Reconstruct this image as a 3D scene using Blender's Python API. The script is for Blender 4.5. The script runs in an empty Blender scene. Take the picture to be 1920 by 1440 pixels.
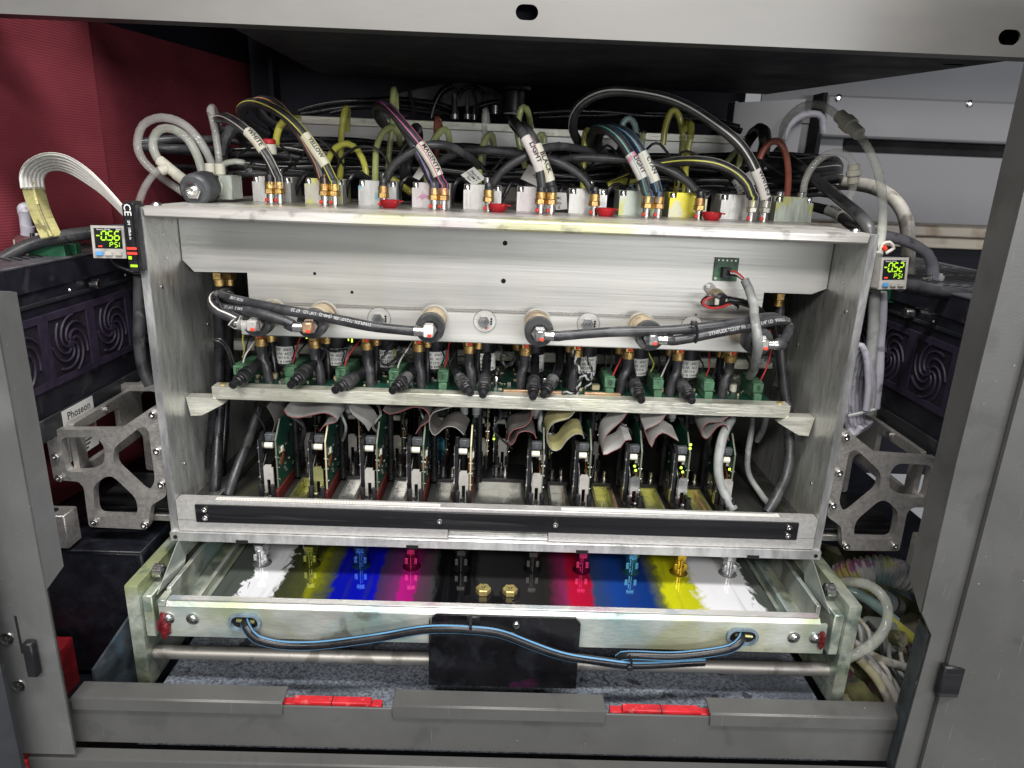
import bpy, bmesh, math, random
from mathutils import Vector, Matrix
random.seed(7)
S = bpy.context.scene
COL = S.collection
# ------------------------------------------------------------------ camera
F, CX, CY = 1300.0, 960.0, 720.0
CAM = Vector((-0.0044, -0.6659, 0.3896)); YAW, PIT, ROL = 0.0187, 0.296, 0.0394
fw = Vector((math.sin(YAW)*math.cos(PIT), math.cos(YAW)*math.cos(PIT), -math.sin(PIT)))
r0 = Vector((math.cos(YAW), -math.sin(YAW), 0)); u0 = r0.cross(fw)
rt = r0*math.cos(ROL) + u0*math.sin(ROL); up = u0*math.cos(ROL) - r0*math.sin(ROL)
cd = bpy.data.cameras.new('camera'); cam = bpy.data.objects.new('camera', cd); COL.objects.link(cam)
cd.sensor_width = 36; cd.lens = F/1920*36; cd.clip_start = 0.01; cd.clip_end = 50
m = Matrix.Identity(4)
for i in range(3):
    m[i][0] = rt[i]; m[i][1] = up[i]; m[i][2] = -fw[i]; m[i][3] = CAM[i]
cam.matrix_world = m
S.camera = cam
# ------------------------------------------------------------------ light: two ceiling fixtures of the workshop, one added fill
W = bpy.data.worlds.new('World'); S.world = W; W.use_nodes = True
W.node_tree.nodes['Background'].inputs[0].default_value = (0.93, 0.96, 1.0, 1)
W.node_tree.nodes['Background'].inputs[1].default_value = 0.26
def area(name, loc, target, sx, sy, power, col=(1, .97, .93)):
    l = bpy.data.lights.new(name, 'AREA'); l.shape = 'RECTANGLE'; l.size = sx; l.size_y = sy; l.energy = power; l.color = col
    o = bpy.data.objects.new(name, l); COL.objects.link(o); o.location = loc
    o.rotation_euler = (Vector(target)-Vector(loc)).to_track_quat('-Z', 'Y').to_euler()
area('ceiling_lamp_near', (0.15, -0.72, 1.75), (0.05, -0.1, 0.1), 1.5, 0.18, 42, (1, .985, .965))
area('ceiling_lamp_far', (-0.25, -2.6, 1.75), (0, 0.1, 0.2), 2.2, 0.35, 62)
area('rear_fill_light', (1.5, -3.1, 0.66), (-.1, 0.3, 0.35), 2.6, 0.4, 46, (.96, .98, 1))  # added low fill for the rear, standing in for room bounce; no real lamp
S.view_settings.view_transform = 'Standard'; S.view_settings.look = 'None'
S.view_settings.exposure = 0.06; S.view_settings.gamma = 1.0
S.render.engine = 'CYCLES'
S.cycles.use_denoising = True
S.cycles.max_bounces = 7; S.cycles.diffuse_bounces = 3; S.cycles.glossy_bounces = 4
S.cycles.transmission_bounces = 6; S.cycles.transparent_max_bounces = 6
S.cycles.sample_clamp_indirect = 6.0
S.cycles.caustics_reflective = False; S.cycles.caustics_refractive = False

# ------------------------------------------------------------------ picture point -> place, on a plane of known depth / height / side
def ray(u, v):
    return rt*((u-CX)/F) - up*((v-CY)/F) + fw
def at(u, v, Y):
    d = ray(u, v); return CAM + d*((Y-CAM.y)/d.y)
def atz(u, v, Z):
    d = ray(u, v); return CAM + d*((Z-CAM.z)/d.z)
def atx(u, v, X):
    d = ray(u, v); return CAM + d*((X-CAM.x)/d.x)

# ------------------------------------------------------------------ materials
MATS = {}
def M(name, col, rough=.5, metal=0.0, var=.12, vs=25, bump=0.0, bs=300, stretch=(1, 1, 1), rvar=.12, stains=(), trans=0, ior=1.45,
      emit=0, coat=0, spec=.5, speck=0, alpha=1.0, scratch=0):
    mt = bpy.data.materials.new(name); mt.use_nodes = True; nt = mt.node_tree; N = nt.nodes; L = nt.links
    bs_ = N['Principled BSDF']
    bs_.inputs['Metallic'].default_value = metal; bs_.inputs['IOR'].default_value = ior
    bs_.inputs['Transmission Weight'].default_value = trans; bs_.inputs['Coat Weight'].default_value = coat
    bs_.inputs['Coat Roughness'].default_value = .08; bs_.inputs['Alpha'].default_value = alpha
    bs_.inputs['Specular IOR Level'].default_value = spec
    if emit:
        bs_.inputs['Emission Color'].default_value = (*col, 1); bs_.inputs['Emission Strength'].default_value = emit
        bs_.inputs['Base Color'].default_value = (*[c*.3 for c in col], 1); bs_.inputs['Roughness'].default_value = .4
        MATS[name] = mt; return mt
    tc = N.new('ShaderNodeTexCoord'); mp = N.new('ShaderNodeMapping'); mp.inputs['Scale'].default_value = stretch
    oi = N.new('ShaderNodeObjectInfo'); ad = N.new('ShaderNodeVectorMath'); ad.operation = 'ADD'
    L.new(tc.outputs['Object'], ad.inputs[0]); L.new(oi.outputs['Random'], ad.inputs[1])
    L.new(ad.outputs[0], mp.inputs['Vector'])
    n1 = N.new('ShaderNodeTexNoise'); n1.inputs['Scale'].default_value = vs; n1.inputs['Detail'].default_value = 6; n1.inputs['Roughness'].default_value = .62
    L.new(mp.outputs[0], n1.inputs['Vector'])
    rp = N.new('ShaderNodeValToRGB'); rp.color_ramp.elements[0].position = .38; rp.color_ramp.elements[1].position = .62
    rp.color_ramp.elements[0].color = (*[max(0, c*(1-var)) for c in col], 1); rp.color_ramp.elements[1].color = (*[min(1, c*(1+var)) for c in col], 1)
    L.new(n1.outputs['Fac'], rp.inputs[0]); out = rp.outputs[0]
    for k, (sc, ss, lo, hi, amt) in enumerate(stains):
        n = N.new('ShaderNodeTexNoise'); n.noise_dimensions = '4D'; n.inputs['W'].default_value = k*7.3+1
        n.inputs['Scale'].default_value = ss; n.inputs['Detail'].default_value = 5; n.inputs['Distortion'].default_value = .5
        L.new((mp if ss >= 100 else ad).outputs[0], n.inputs['Vector'])
        mr = N.new('ShaderNodeMapRange'); mr.inputs[1].default_value = .5+(lo-.5)*.55; mr.inputs[2].default_value = .5+(hi-.5)*.55; mr.inputs[4].default_value = amt
        L.new(n.outputs['Fac'], mr.inputs[0])
        mx = N.new('ShaderNodeMix'); mx.data_type = 'RGBA'; mx.inputs[7].default_value = (*sc, 1)
        L.new(mr.outputs[0], mx.inputs[0]); L.new(out, mx.inputs[6]); out = mx.outputs[2]
    if scratch:
        ms = N.new('ShaderNodeMapping'); ms.inputs['Scale'].default_value = (620, 620, 26); ms.inputs['Rotation'].default_value = (.5, .75, 0); L.new(ad.outputs[0], ms.inputs['Vector'])
        ns = N.new('ShaderNodeTexNoise'); ns.inputs['Scale'].default_value = 1; ns.inputs['Detail'].default_value = 1; L.new(ms.outputs[0], ns.inputs['Vector'])
        mr = N.new('ShaderNodeMapRange'); mr.inputs[1].default_value = .73; mr.inputs[2].default_value = .84; mr.inputs[4].default_value = scratch; L.new(ns.outputs['Fac'], mr.inputs[0])
        mx = N.new('ShaderNodeMix'); mx.data_type = 'RGBA'; mx.inputs[7].default_value = (.42, .42, .41, 1)
        L.new(mr.outputs[0], mx.inputs[0]); L.new(out, mx.inputs[6]); out = mx.outputs[2]
    if speck:
        v = N.new('ShaderNodeTexNoise'); v.inputs['Scale'].default_value = speck; v.inputs['Detail'].default_value = 1
        L.new(ad.outputs[0], v.inputs['Vector'])
        mr = N.new('ShaderNodeMapRange'); mr.inputs[1].default_value = .80; mr.inputs[2].default_value = .85; L.new(v.outputs['Fac'], mr.inputs[0])
        mx = N.new('ShaderNodeMix'); mx.data_type = 'RGBA'; mx.inputs[7].default_value = (.55, .55, .53, 1)
        L.new(mr.outputs[0], mx.inputs[0]); L.new(out, mx.inputs[6]); out = mx.outputs[2]
    L.new(out, bs_.inputs['Base Color'])
    mr = N.new('ShaderNodeMapRange'); mr.inputs[1].default_value = .3; mr.inputs[2].default_value = .7
    mr.inputs[3].default_value = max(.02, rough-rvar); mr.inputs[4].default_value = min(1, rough+rvar)
    L.new(n1.outputs['Fac'], mr.inputs[0]); L.new(mr.outputs[0], bs_.inputs['Roughness'])
    if bump:
        n2 = N.new('ShaderNodeTexNoise'); n2.inputs['Scale'].default_value = bs; n2.inputs['Detail'].default_value = 3
        L.new(mp.outputs[0], n2.inputs['Vector'])
        b = N.new('ShaderNodeBump'); b.inputs['Strength'].default_value = bump; b.inputs['Distance'].default_value = .001
        L.new(n2.outputs['Fac'], b.inputs['Height']); L.new(b.outputs[0], bs_.inputs['Normal'])
    MATS[name] = mt; return mt
YEL = (.55, .55, .05); MAG = (.5, .08, .25); CYA = (.10, .45, .55); DRT = (.12, .11, .10)
M('alu_side', (.64, .64, .61), .36, .65, .12, 90, .35, 420, (1, 1, .22), .14, [((.44, .43, .40), 7, .52, .9, .4), ((.45, .47, .26), 5, .62, .9, .3), ((.80, .80, .78), 200, .54, .76, .4), ((.36, .36, .34), 260, .58, .76, .3)], speck=600)
M('alu_face', (.64, .63, .59), .45, .5, .10, 40, .15, 300, (.03, 1, 1.2), .1, [((.42, .41, .39), 9, .58, .85, .25), ((.50, .50, .30), 6, .70, .85, .12), ((.34, .33, .32), 160, .70, .80, .35)])
M('alu_top', (.62, .60, .56), .42, .55, .16, 40, .3, 300, (.06, 1, 1), .12, [((.5, .36, .42), 9, .54, .75, .35), ((.55, .54, .12), 8, .60, .78, .45), (DRT, 40, .58, .74, .5)])
M('alu_bar', (.68, .67, .58), .40, .55, .16, 60, .5, 300, (.25, .8, 1.6), .1, [((.55, .56, .32), 8, .52, .8, .35), ((.36, .35, .28), 60, .62, .76, .4)])
M('alu_edge', (.70, .70, .70), .35, .8, .2, 60, .4, 300, (1, 1, .3), .1)
M('alu_cast', (.52, .495, .47), .42, .7, .08, 240, .5, 600, (1, 1, 1), .1, [((.26, .24, .22), 140, .56, .76, .35), (DRT, 18, .66, .9, .25)])
M('alu_textured', (.63, .615, .595), .46, .6, .06, 220, .35, 700, (1, 1, 1), .08, [((.52, .40, .45), 5, .62, .85, .2)])
M('alu_tray', (.60, .62, .57), .42, .6, .2, 22, .25, 400, (.35, 1, 1), .12, [((.24, .40, .40), 8, .46, .72, .75), ((.45, .46, .18), 8, .58, .74, .55), (DRT, 22, .62, .74, .6)])
M('alu_tray_side', (.50, .54, .46), .36, .5, .2, 70, .3, 400, (1, .3, 1), .12, [((.34, .38, .12), 12, .46, .72, .7), ((.07, .14, .13), 40, .54, .72, .6), ((.16, .17, .13), 14, .54, .78, .6)])
M('alu_trayrail', (.70, .69, .66), .36, .6, .12, 20, .2, 500, (.1, 1, 1), .12, [((.45, .2, .35), 14, .62, .76, .45), ((.55, .55, .12), 10, .64, .78, .5), ((.2, .35, .45), 18, .62, .74, .4)])
M('block_metal', (.60, .59, .565), .42, .5, .12, 90, .4, 260, (1, 1, .3), .12, [((.30, .29, .28), 45, .56, .76, .45)])
M('block_yellow', (.62, .60, .42), .42, .35, .15, 30, .1, 500, (1, 1, 1), .1, [((.80, .70, .04), 30, .48, .58, .9)])
M('block_yel_touch', (.60, .59, .53), .42, .45, .12, 90, .4, 260, (1, 1, .3), .1, [((.70, .67, .10), 50, .52, .64, .75)])
M('block_cyan', (.60, .60, .58), .42, .45, .12, 90, .4, 260, (1, 1, .3), .1, [((.1, .45, .58), 55, .56, .66, .8)])
M('block_pink', (.62, .575, .575), .42, .45, .10, 90, .4, 260, (1, 1, .3), .1, [((.5, .14, .34), 60, .62, .72, .7)])
M('block_green', (.47, .51, .45), .38, .4, .15, 90, .4, 260, (1, 1, .3), .1, [((.5, .50, .08), 45, .56, .68, .7)])
M('steel', (.62, .61, .60), .25, 1, .15, 80, 0, 300, (1, 1, 1), .08)
M('steel_dark', (.22, .21, .21), .3, .9, .2, 80)
M('rod_steel', (.42, .40, .37), .48, .8, .1, 60, 0, 300, (.05, 1, 1), .06, [((.16, .14, .12), 40, .6, .75, .6)])
M('brass', (.60, .40, .15), .32, .95, .2, 200, .4, 900, (1, 1, 1), .08, [((.35, .16, .10), 60, .58, .7, .5)])
M('gold_zinc', (.62, .50, .20), .40, .7, .2, 200, .5, 500)
M('red_plastic', (.50, .018, .026), .45, 0, .12, 60, .1, 300, (1, 1, 1), .1, [((.16, .012, .015), 50, .56, .78, .5), ((.60, .22, .20), 160, .66, .76, .4)])
M('red_paint', (.85, .06, .03), .45, 0, .1, 60)
M('hose', (.035, .035, .038), .34, 0, .35, 60, .15, 300, (1, 1, 1), .1, [((.13, .13, .13), 30, .60, .76, .5)])
M('hose_dark', (.012, .012, .014), .30, 0, .35, 60)
M('hose_grey', (.30, .31, .30), .42, 0, .15, 50, 0, 300, (1, 1, 1), .1, [((.08, .08, .08), 40, .55, .7, .6)])
M('cable_grey', (.36, .35, .40), .45, 0, .12, 50, 0, 300, (1, 1, 1), .1, [((.08, .08, .08), 60, .62, .7, .6)])
M('cable_white', (.52, .49, .44), .45, 0, .14, 60, 0, 300, (1, 1, 1), .1, [((.14, .12, .10), 45, .52, .70, .7), ((.40, .36, .10), 20, .60, .75, .5)])
M('clear', (.90, .88, .82), .07, 0, .14, 60, 0, 300, (1, 1, 1), .04, alpha=0.25, spec=.8)
M('clear_green', (.46, .50, .20), .10, 0, .14, 60, 0, 300, (1, 1, 1), .06, alpha=0.72)
M('clear_yellow', (.58, .56, .10), .10, 0, .14, 60, 0, 300, (1, 1, 1), .06, alpha=0.72)
M('clear_teal', (.34, .48, .45), .10, 0, .14, 60, 0, 300, (1, 1, 1), .06, alpha=0.66)
M('clear_grey', (.74, .76, .68), .07, 0, .14, 60, 0, 300, (1, 1, 1), .04, alpha=0.36, spec=.8)
M('clear_brown', (.30, .09, .06), .10, 0, .14, 60, 0, 300, (1, 1, 1), .06, alpha=0.8)
M('ivory', (.68, .66, .55), .45, 0, .1, 60)
M('paper', (.74, .71, .60), .7, 0, .06, 60, 0, 300, (1, 1, 1), .05, [((.62, .58, .30), 40, .55, .75, .5)])
M('paper_pink', (.74, .70, .66), .7, 0, .05, 60, 0, 300, (1, 1, 1), .05, [((.65, .15, .35), 60, .6, .68, .7)])
M('paper_white', (.74, .73, .69), .7, 0, .04, 60)
M('ink_print', (.03, .03, .03), .7)
M('white_print', (.72, .72, .70), .6); M('grey_print', (.34, .34, .34), .6); M('tape_white', (.62, .61, .58), .5)
M('stripe_white', (.60, .58, .54), .4); M('stripe_yellow', (.62, .62, .12), .4); M('stripe_orange', (.60, .28, .16), .4)
M('stripe_pink', (.62, .14, .32), .4); M('edge_rose', (.22, .065, .065), .5); M('plinth_red', (.30, .014, .020), .5, 0, .2, 40, .1, 300, (1, 1, 1), .1, [((.05, .008, .010), 20, .5, .72, .7)]); M('head_seal', (.13, .022, .018), .45); M('stripe_purple', (.22, .16, .42), .4); M('stripe_blue', (.11, .27, .45), .4)
M('stripe_teal', (.10, .34, .30), .4); M('stripe_red', (.55, .05, .05), .5)
M('pcb', (.008, .055, .034), .38, 0, .2, 120, .3, 700, (1, 1, 1), .1)
M('pcb_edge', (.24, .26, .09), .45, 0, .15, 60)
M('pcb_edge_dull', (.13, .14, .10), .5)
M('chip', (.014, .014, .016), .4); M('solder', (.52, .50, .44), .3, .8); M('component_tan', (.52, .46, .28), .5)
M('copper_flex', (.34, .10, .025), .4, .2); M('copper_bar', (.56, .36, .22), .4, .7, .15, 60)
M('terminal_green', (.070, .165, .090), .45, 0, .25, 80, 0, 300, (1, 1, 1), .1, [((.02, .045, .025), 60, .50, .68, .65)])
M('terminal_dark', (.02, .10, .05), .4, 0, .2, 60)
M('black_plastic', (.016, .016, .018), .34, 0, .3, 60, .1, 300, (1, 1, 1), .12)
M('black_dusty', (.03, .03, .032), .5, 0, .5, 50, .2, 300, (1, 1, 1), .12, [((.18, .18, .17), 70, .6, .75, .5)])
M('black_anod', (.015, .015, .017), .34, .3, .3, 60, 0, 300, (.06, 1, 1), .1, [((.07, .07, .07), 120, .66, .78, .4)])
M('black_stained', (.009, .009, .011), .20, 0, .3, 30, 0, 300, (1, 1, 1), .10, [((.035, .040, .046), 40, .58, .85, .4), ((.10, .010, .07), 24, .72, .85, .35)])
M('dial_grey', (.07, .075, .08), .36, 0, .25, 60)
M('valve_body', (.52, .42, .28), .5, .3, .2, 90, .2, 500, (1, 1, .2), .1, [((.18, .13, .09), 60, .5, .68, .6)])
M('case_grey', (.36, .345, .32), .45, 0, .08, 80, 0, 300, (1, 1, 1), .1, [((.20, .18, .15), 60, .58, .75, .5)])
M('screen', (.012, .014, .014), .15, 0, .1, 40)
M('button_blue', (.10, .28, .52), .4); M('button_grey', (.40, .38, .34), .4)
M('lcd_green', (.50, .95, .03), emit=1.05); M('lcd_red', (1.0, .06, .04), emit=1.2); M('led_green', (.62, 1.0, .08), emit=2.2)
M('led_spot', (.15, .95, .05), emit=1.4)
M('led_blue', (.05, .08, 1.0), emit=1.5)
M('lamp_case', (.018, .018, .026), .4, 0, .3, 30, .1, 400, (1, 1, 1), .12, [((.08, .08, .09), 40, .64, .76, .4)])
M('lamp_grille', (.034, .025, .048), .55, 0, .2, 60, .3, 700)
M('lamp_pit', (.016, .013, .020), .65, 0, .3, 60, .6, 900)
M('lamp_top', (.10, .10, .11), .42, .4, .2, 60, .2, 500)
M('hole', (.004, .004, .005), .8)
M('wall_dark', (.013, .013, .021), .6, 0, .15, 8, .1, 300, spec=.2)
M('wall_red', (.215, .037, .050), .62, 0, .10, 10, 0, 300, (1, 1, 1), .1, [((.13, .024, .034), 5, .5, .85, .45)], spec=.25)
M('wall_grey', (.27, .27, .285), .55, 0, .04, 6, .15, 900)
M('wall_ledge', (.50, .44, .36), .5, .2, .25, 20, .3, 200, (.1, 1, 1), .1, [((.20, .12, .06), 14, .52, .7, .6)])
M('cab_header', (.178, .173, .165), .40, .35, .05, 14, .03, 300, (.4, 1, 1), .06, [((.25, .245, .235), 9, .62, .9, .3)])
M('cab_paint', (.104, .103, .100), .40, .25, .06, 12, .10, 700, (1, 1, 1), .09, [((.15, .15, .145), 7, .56, .85, .4), ((.05, .05, .05), 24, .66, .80, .3)], speck=420, scratch=.22)
M('cab_paint_left', (.16, .16, .158), .36, .4, .10, 12, .12, 700, (1, 1, .4), .10, [((.26, .26, .26), 16, .6, .8, .4), ((.09, .09, .09), 10, .6, .85, .35)], speck=420, scratch=.35)
M('cab_dark', (.030, .032, .036), .4, .1, .15, 12, .1, 900, (1, 1, 1), .08, [((.10, .10, .10), 40, .66, .76, .4)])
M('hood_dark', (.010, .010, .015), .55, 0, .1, 12, .1, 500, spec=.15)
M('cavity', (.010, .011, .016), .42, 0, .3, 60, .2, 200, (1, 1, 1), .10, [((.030, .038, .048), 60, .62, .80, .4)])
M('blue_stain', (.045, .055, .065), .4, 0, .5, 30, .2, 200, (1, 1, 1), .1, [((.05, .11, .16), 22, .6, .72, .6)])
M('felt', (.17, .19, .225), .95, 0, .55, 300, 1.0, 700, (1, 1, 1), .05, [((.02, .02, .026), 45, .70, .76, .8), ((.08, .09, .11), 14, .5, .7, .6)])
M('rust_blob', (.13, .012, .016), .22, 0, .4, 150, .8, 300)
M('epoxy', (.15, .20, .24), .35, 0, .3, 120, .6, 300)
M('ribbon_grey', (.235, .232, .222), .5, 0, .1, 40); M('ribbon_dark', (.072, .067, .063), .45, 0, .2, 40); M('ribbon_yellow', (.30, .28, .13), .5, 0, .25, 30)
M('ribbon_pale', (.44, .43, .41), .5, 0, .12, 40); M('ribbon_line', (.12, .11, .11), .5); M('flat_white', (.62, .60, .56), .45, 0, .1, 30); M('flat_aged', (.55, .50, .22), .5, 0, .15, 40, 0, 300, (1, 1, 1), .1, [((.10, .09, .05), 80, .6, .7, .7)])
M('pocket_steel', (.34, .34, .32), .32, .9, .15, 40, .05, 300, (1, 1, 1), .08, [((.06, .06, .06), 20, .52, .66, .6)])
M('pocket_yellow', (.40, .40, .17), .32, .8, .18, 30, .05, 300, (1, 1, 1), .08, [((.12, .12, .08), 20, .56, .7, .4)])
M('pocket_pale', (.46, .46, .44), .30, .85, .15, 40, 0, 300, (1, 1, 1), .08, [((.14, .17, .22), 24, .58, .7, .4)])
M('base_steel', (.17, .17, .16), .34, .85, .3, 14, .15, 300, (1, .2, 1), .12, [((.30, .30, .12), 12, .64, .8, .5)])
M('plexi', (.62, .68, .62), .12, 0, .1, 30, 0, 300, (1, 1, 1), .06, [((.7, .72, .66), 20, .55, .7, .6)], trans=.6, ior=1.2)
M('corrugated', (.50, .49, .49), .5, 0, .3, 30, 0, 300, (1, 1, 1), .1, [((.35, .04, .25), 30, .55, .62, .8), ((.50, .47, .10), 30, .54, .62, .8), ((.12, .3, .32), 40, .56, .66, .6)])
M('grime', (.10, .10, .045), .4, 0, .6, 25, .6, 120, (1, 1, 1), .12, [((.16, .02, .09), 18, .58, .68, .7), ((.42, .38, .25), 20, .64, .7, .7), ((.02, .06, .07), 15, .55, .65, .7)])
for nm_, c_ in (('coat_white', (.55, .55, .56)), ('coat_olive', (.12, .13, .02)), ('coat_blue', (.02, .07, .22)), ('coat_magenta', (.22, .01, .06)), ('coat_black', (.03, .03, .03)), ('coat_cyan', (.05, .2, .28)), ('coat_yellow', (.5, .32, .03))):
    M(nm_, c_, .16, .75, .25, 150, 0, 300, (1, 1, 1), .06)

_nt = MATS['wall_red'].node_tree; _w = _nt.nodes.new('ShaderNodeTexWave'); _w.bands_direction = 'Z'; _w.inputs['Scale'].default_value = 110; _w.inputs['Distortion'].default_value = .4
_tc = _nt.nodes.new('ShaderNodeTexCoord'); _nt.links.new(_tc.outputs['Object'], _w.inputs['Vector'])
_b = _nt.nodes.new('ShaderNodeBump'); _b.inputs['Strength'].default_value = .14; _b.inputs['Distance'].default_value = .002
_nt.links.new(_w.outputs['Fac'], _b.inputs['Height']); _nt.links.new(_b.outputs[0], _nt.nodes['Principled BSDF'].inputs['Normal'])
# ------------------------------------------------------------------ mesh builder
class MB:
    def __init__(s): s.b = bmesh.new()
    def _xf(s, vs, mat):
        if mat is not None: bmesh.ops.transform(s.b, matrix=mat, verts=vs)
    def box(s, c, d, bev=0.0, mat=None, seg=1):
        r = bmesh.ops.create_cube(s.b, size=1.0); vs = r['verts']
        bmesh.ops.scale(s.b, vec=d, verts=vs)
        if bev:
            es = list({e for v in vs for e in v.link_edges})
            rr = bmesh.ops.bevel(s.b, geom=es, offset=bev, segments=seg, affect='EDGES', clamp_overlap=True)
            vs = list({v for f in rr['faces'] for v in f.verts} | {v for v in vs if v.is_valid})
        bmesh.ops.translate(s.b, vec=c, verts=vs); s._xf(vs, mat); return s
    def bx(s, x0, x1, y0, y1, z0, z1, bev=0.0, mat=None):
        return s.box(((x0+x1)/2, (y0+y1)/2, (z0+z1)/2), (abs(x1-x0), abs(y1-y0), abs(z1-z0)), bev, mat)
    def lathe(s, prof, o=(0, 0, 0), ax=(0, 0, 1), n=20):
        a = Vector(ax).normalized(); q = a.to_track_quat('Z', 'Y').to_matrix(); o = Vector(o); rings = []
        for r, h in prof:
            rings.append([s.b.verts.new(o+q@Vector((r*math.cos(2*math.pi*i/n), r*math.sin(2*math.pi*i/n), h))) for i in range(n)])
        for A, B_ in zip(rings, rings[1:]):
            for i in range(n): s.b.faces.new((A[i], A[(i+1) % n], B_[(i+1) % n], B_[i]))
        s.b.faces.new(rings[0][::-1]); s.b.faces.new(rings[-1]); return s
    def cyl(s, a, b, r, n=16, r2=None, ch=0.0):
        a = Vector(a); b = Vector(b); h = (b-a).length; r2 = r if r2 is None else r2
        pr = [(r, 0), (r2, h)] if not ch else [(r-ch, 0), (r, ch), (r2, h-ch), (r2-ch, h)]
        return s.lathe(pr, a, b-a, n)
    def hexa(s, a, b, r): return s.cyl(a, b, r, 6, ch=r*.08)
    def tube(s, pts, r, n=10, close=False, rad=None):
        fr = frames(pts); rings = []
        for k, (c, t, nn, bb) in enumerate(fr):
            rr = r if rad is None else rad(k/(len(fr)-1))
            rings.append([s.b.verts.new(c+(nn*math.cos(2*math.pi*i/n)+bb*math.sin(2*math.pi*i/n))*rr) for i in range(n)])
        for A, B_ in zip(rings, rings[1:]):
            for i in range(n): s.b.faces.new((A[i], A[(i+1) % n], B_[(i+1) % n], B_[i]))
        s.b.faces.new(rings[0][::-1]); s.b.faces.new(rings[-1]); return s
    def strip(s, pts, r, ph, w, lift=.0004, drift=0.0):
        fr = frames(pts); L = []
        for k, (c, t, nn, bb) in enumerate(fr):
            row = []
            for e in (-1, 0, 1):
                a = ph+drift*k/len(fr)+e*w/r*.5; row.append(s.b.verts.new(c+(nn*math.cos(a)+bb*math.sin(a))*(r+lift)))
            L.append(row)
        for A, B_ in zip(L, L[1:]):
            for i in (0, 1): s.b.faces.new((A[i], A[i+1], B_[i+1], B_[i]))
        return s
    def prism(s, poly, t, fn, holes=()):
        """poly in 2-D, filled (with holes), thickness t; fn(a,b,h)->3-D"""
        loops = [poly]+list(holes); es = []; allv = []
        for lp in loops:
            vs = [s.b.verts.new((p[0], p[1], 0)) for p in lp]; allv += vs
            es += [s.b.edges.new((vs[i], vs[(i+1) % len(vs)])) for i in range(len(vs))]
        r = bmesh.ops.triangle_fill(s.b, use_beauty=True, use_dissolve=False, edges=es)
        fs = [g for g in r['geom'] if isinstance(g, bmesh.types.BMFace)]
        e = bmesh.ops.extrude_face_region(s.b, geom=fs)
        nv = [g for g in e['geom'] if isinstance(g, bmesh.types.BMVert)]
        for v in nv: v.co.z = t
        for v in allv+nv: v.co = Vector(fn(v.co.x, v.co.y, v.co.z))
        return s
    def quad(s, *ps):
        s.b.faces.new([s.b.verts.new(p) for p in ps]); return s
    def grid(s, rows):
        V = [[s.b.verts.new(p) for p in r] for r in rows]
        for A, B_ in zip(V, V[1:]):
            for i in range(len(A)-1): s.b.faces.new((A[i], A[i+1], B_[i+1], B_[i]))
        return s
    def mesh(s, name, sharp=38):
        bmesh.ops.recalc_face_normals(s.b, faces=s.b.faces)
        for f in s.b.faces: f.smooth = True
        for e in s.b.edges:
            if len(e.link_faces) == 2 and e.calc_face_angle(0) > math.radians(sharp): e.smooth = False
        me = bpy.data.meshes.new(name); s.b.to_mesh(me); s.b.free(); return me
FRONT = Vector((0, -1, .45)).normalized()
def frames(pts):
    n = len(pts); T = []
    for i in range(n):
        T.append((pts[min(i+1, n-1)]-pts[max(i-1, 0)]).normalized())
    N = [None]*n; k0 = n//2
    def perp(v, t):
        w = v-t*v.dot(t)
        if w.length < 1e-3: w = Vector((1, 0, .3))-t*Vector((1, 0, .3)).dot(t)
        return w.normalized()
    N[k0] = perp(FRONT, T[k0])
    for i in range(k0+1, n): N[i] = perp(N[i-1], T[i])
    for i in range(k0-1, -1, -1): N[i] = perp(N[i+1], T[i])
    return [(pts[i], T[i], N[i], T[i].cross(N[i])) for i in range(n)]
def smooth(P, step=.006):
    P = [Vector(p) for p in P]; Q = [P[0]*2-P[1]]+P+[P[-1]*2-P[-2]]; out = []
    for i in range(1, len(Q)-2):
        a, b, c, d = Q[i-1], Q[i], Q[i+1], Q[i+2]; k = max(2, int((c-b).length/step))
        for j in range(k):
            t = j/k; out.append(.5*((2*b)+(c-a)*t+(2*a-5*b+4*c-d)*t*t+(-a+3*b-3*c+d)*t**3))
    out.append(P[-1]); return out
def pick(path, s0, s1):
    n = len(path)-1; return path[int(n*s0):int(n*s1)+1]

# ------------------------------------------------------------------ objects
LABELS = {}
def tag(o, label, cat, group=None):
    o['label'] = label; o['category'] = cat
    if group: o['group'] = group
    LABELS.setdefault(label, []).append(o.name)
    return o
def thing(name, label, cat, loc=(0, 0, 0), group=None):
    o = bpy.data.objects.new(name, None); COL.objects.link(o); o.location = loc; o.empty_display_size = .01
    return tag(o, label, cat, group)
def origin(o):
    """local offset that cancels all parents, so that a mesh given in world coordinates stays put"""
    v = Vector((0, 0, 0))
    while o is not None: v += o.location; o = o.parent
    return v
def part(name, mb, mat, parent=None, local=False, label=None, kind=None):
    me = mb.mesh(name) if isinstance(mb, MB) else mb
    if mat and not me.materials: me.materials.append(MATS[mat])
    o = bpy.data.objects.new(name, me); COL.objects.link(o)
    if parent is not None:
        o.parent = parent
        if not local: o.location = -origin(parent)
    else:
        bb = [v.co for v in me.vertices]
        c = Vector(((min(v.x for v in bb)+max(v.x for v in bb))/2, (min(v.y for v in bb)+max(v.y for v in bb))/2, min(v.z for v in bb)))
        me.transform(Matrix.Translation(-c)); o.location = c
    if label: o['label'] = label
    if kind: o['kind'] = kind
    return o
def inst(src, parent, loc=(0, 0, 0), rot=None, mat=None):
    c = src.copy(); COL.objects.link(c); c.parent = parent; c.location = loc
    if rot: c.rotation_euler = rot
    return c
def copy_tree(o, parent=None):
    c = o.copy(); COL.objects.link(c)
    if parent: c.parent = parent
    for ch in list(o.children): copy_tree(ch, c)
    return c
TXT = {}
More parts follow.
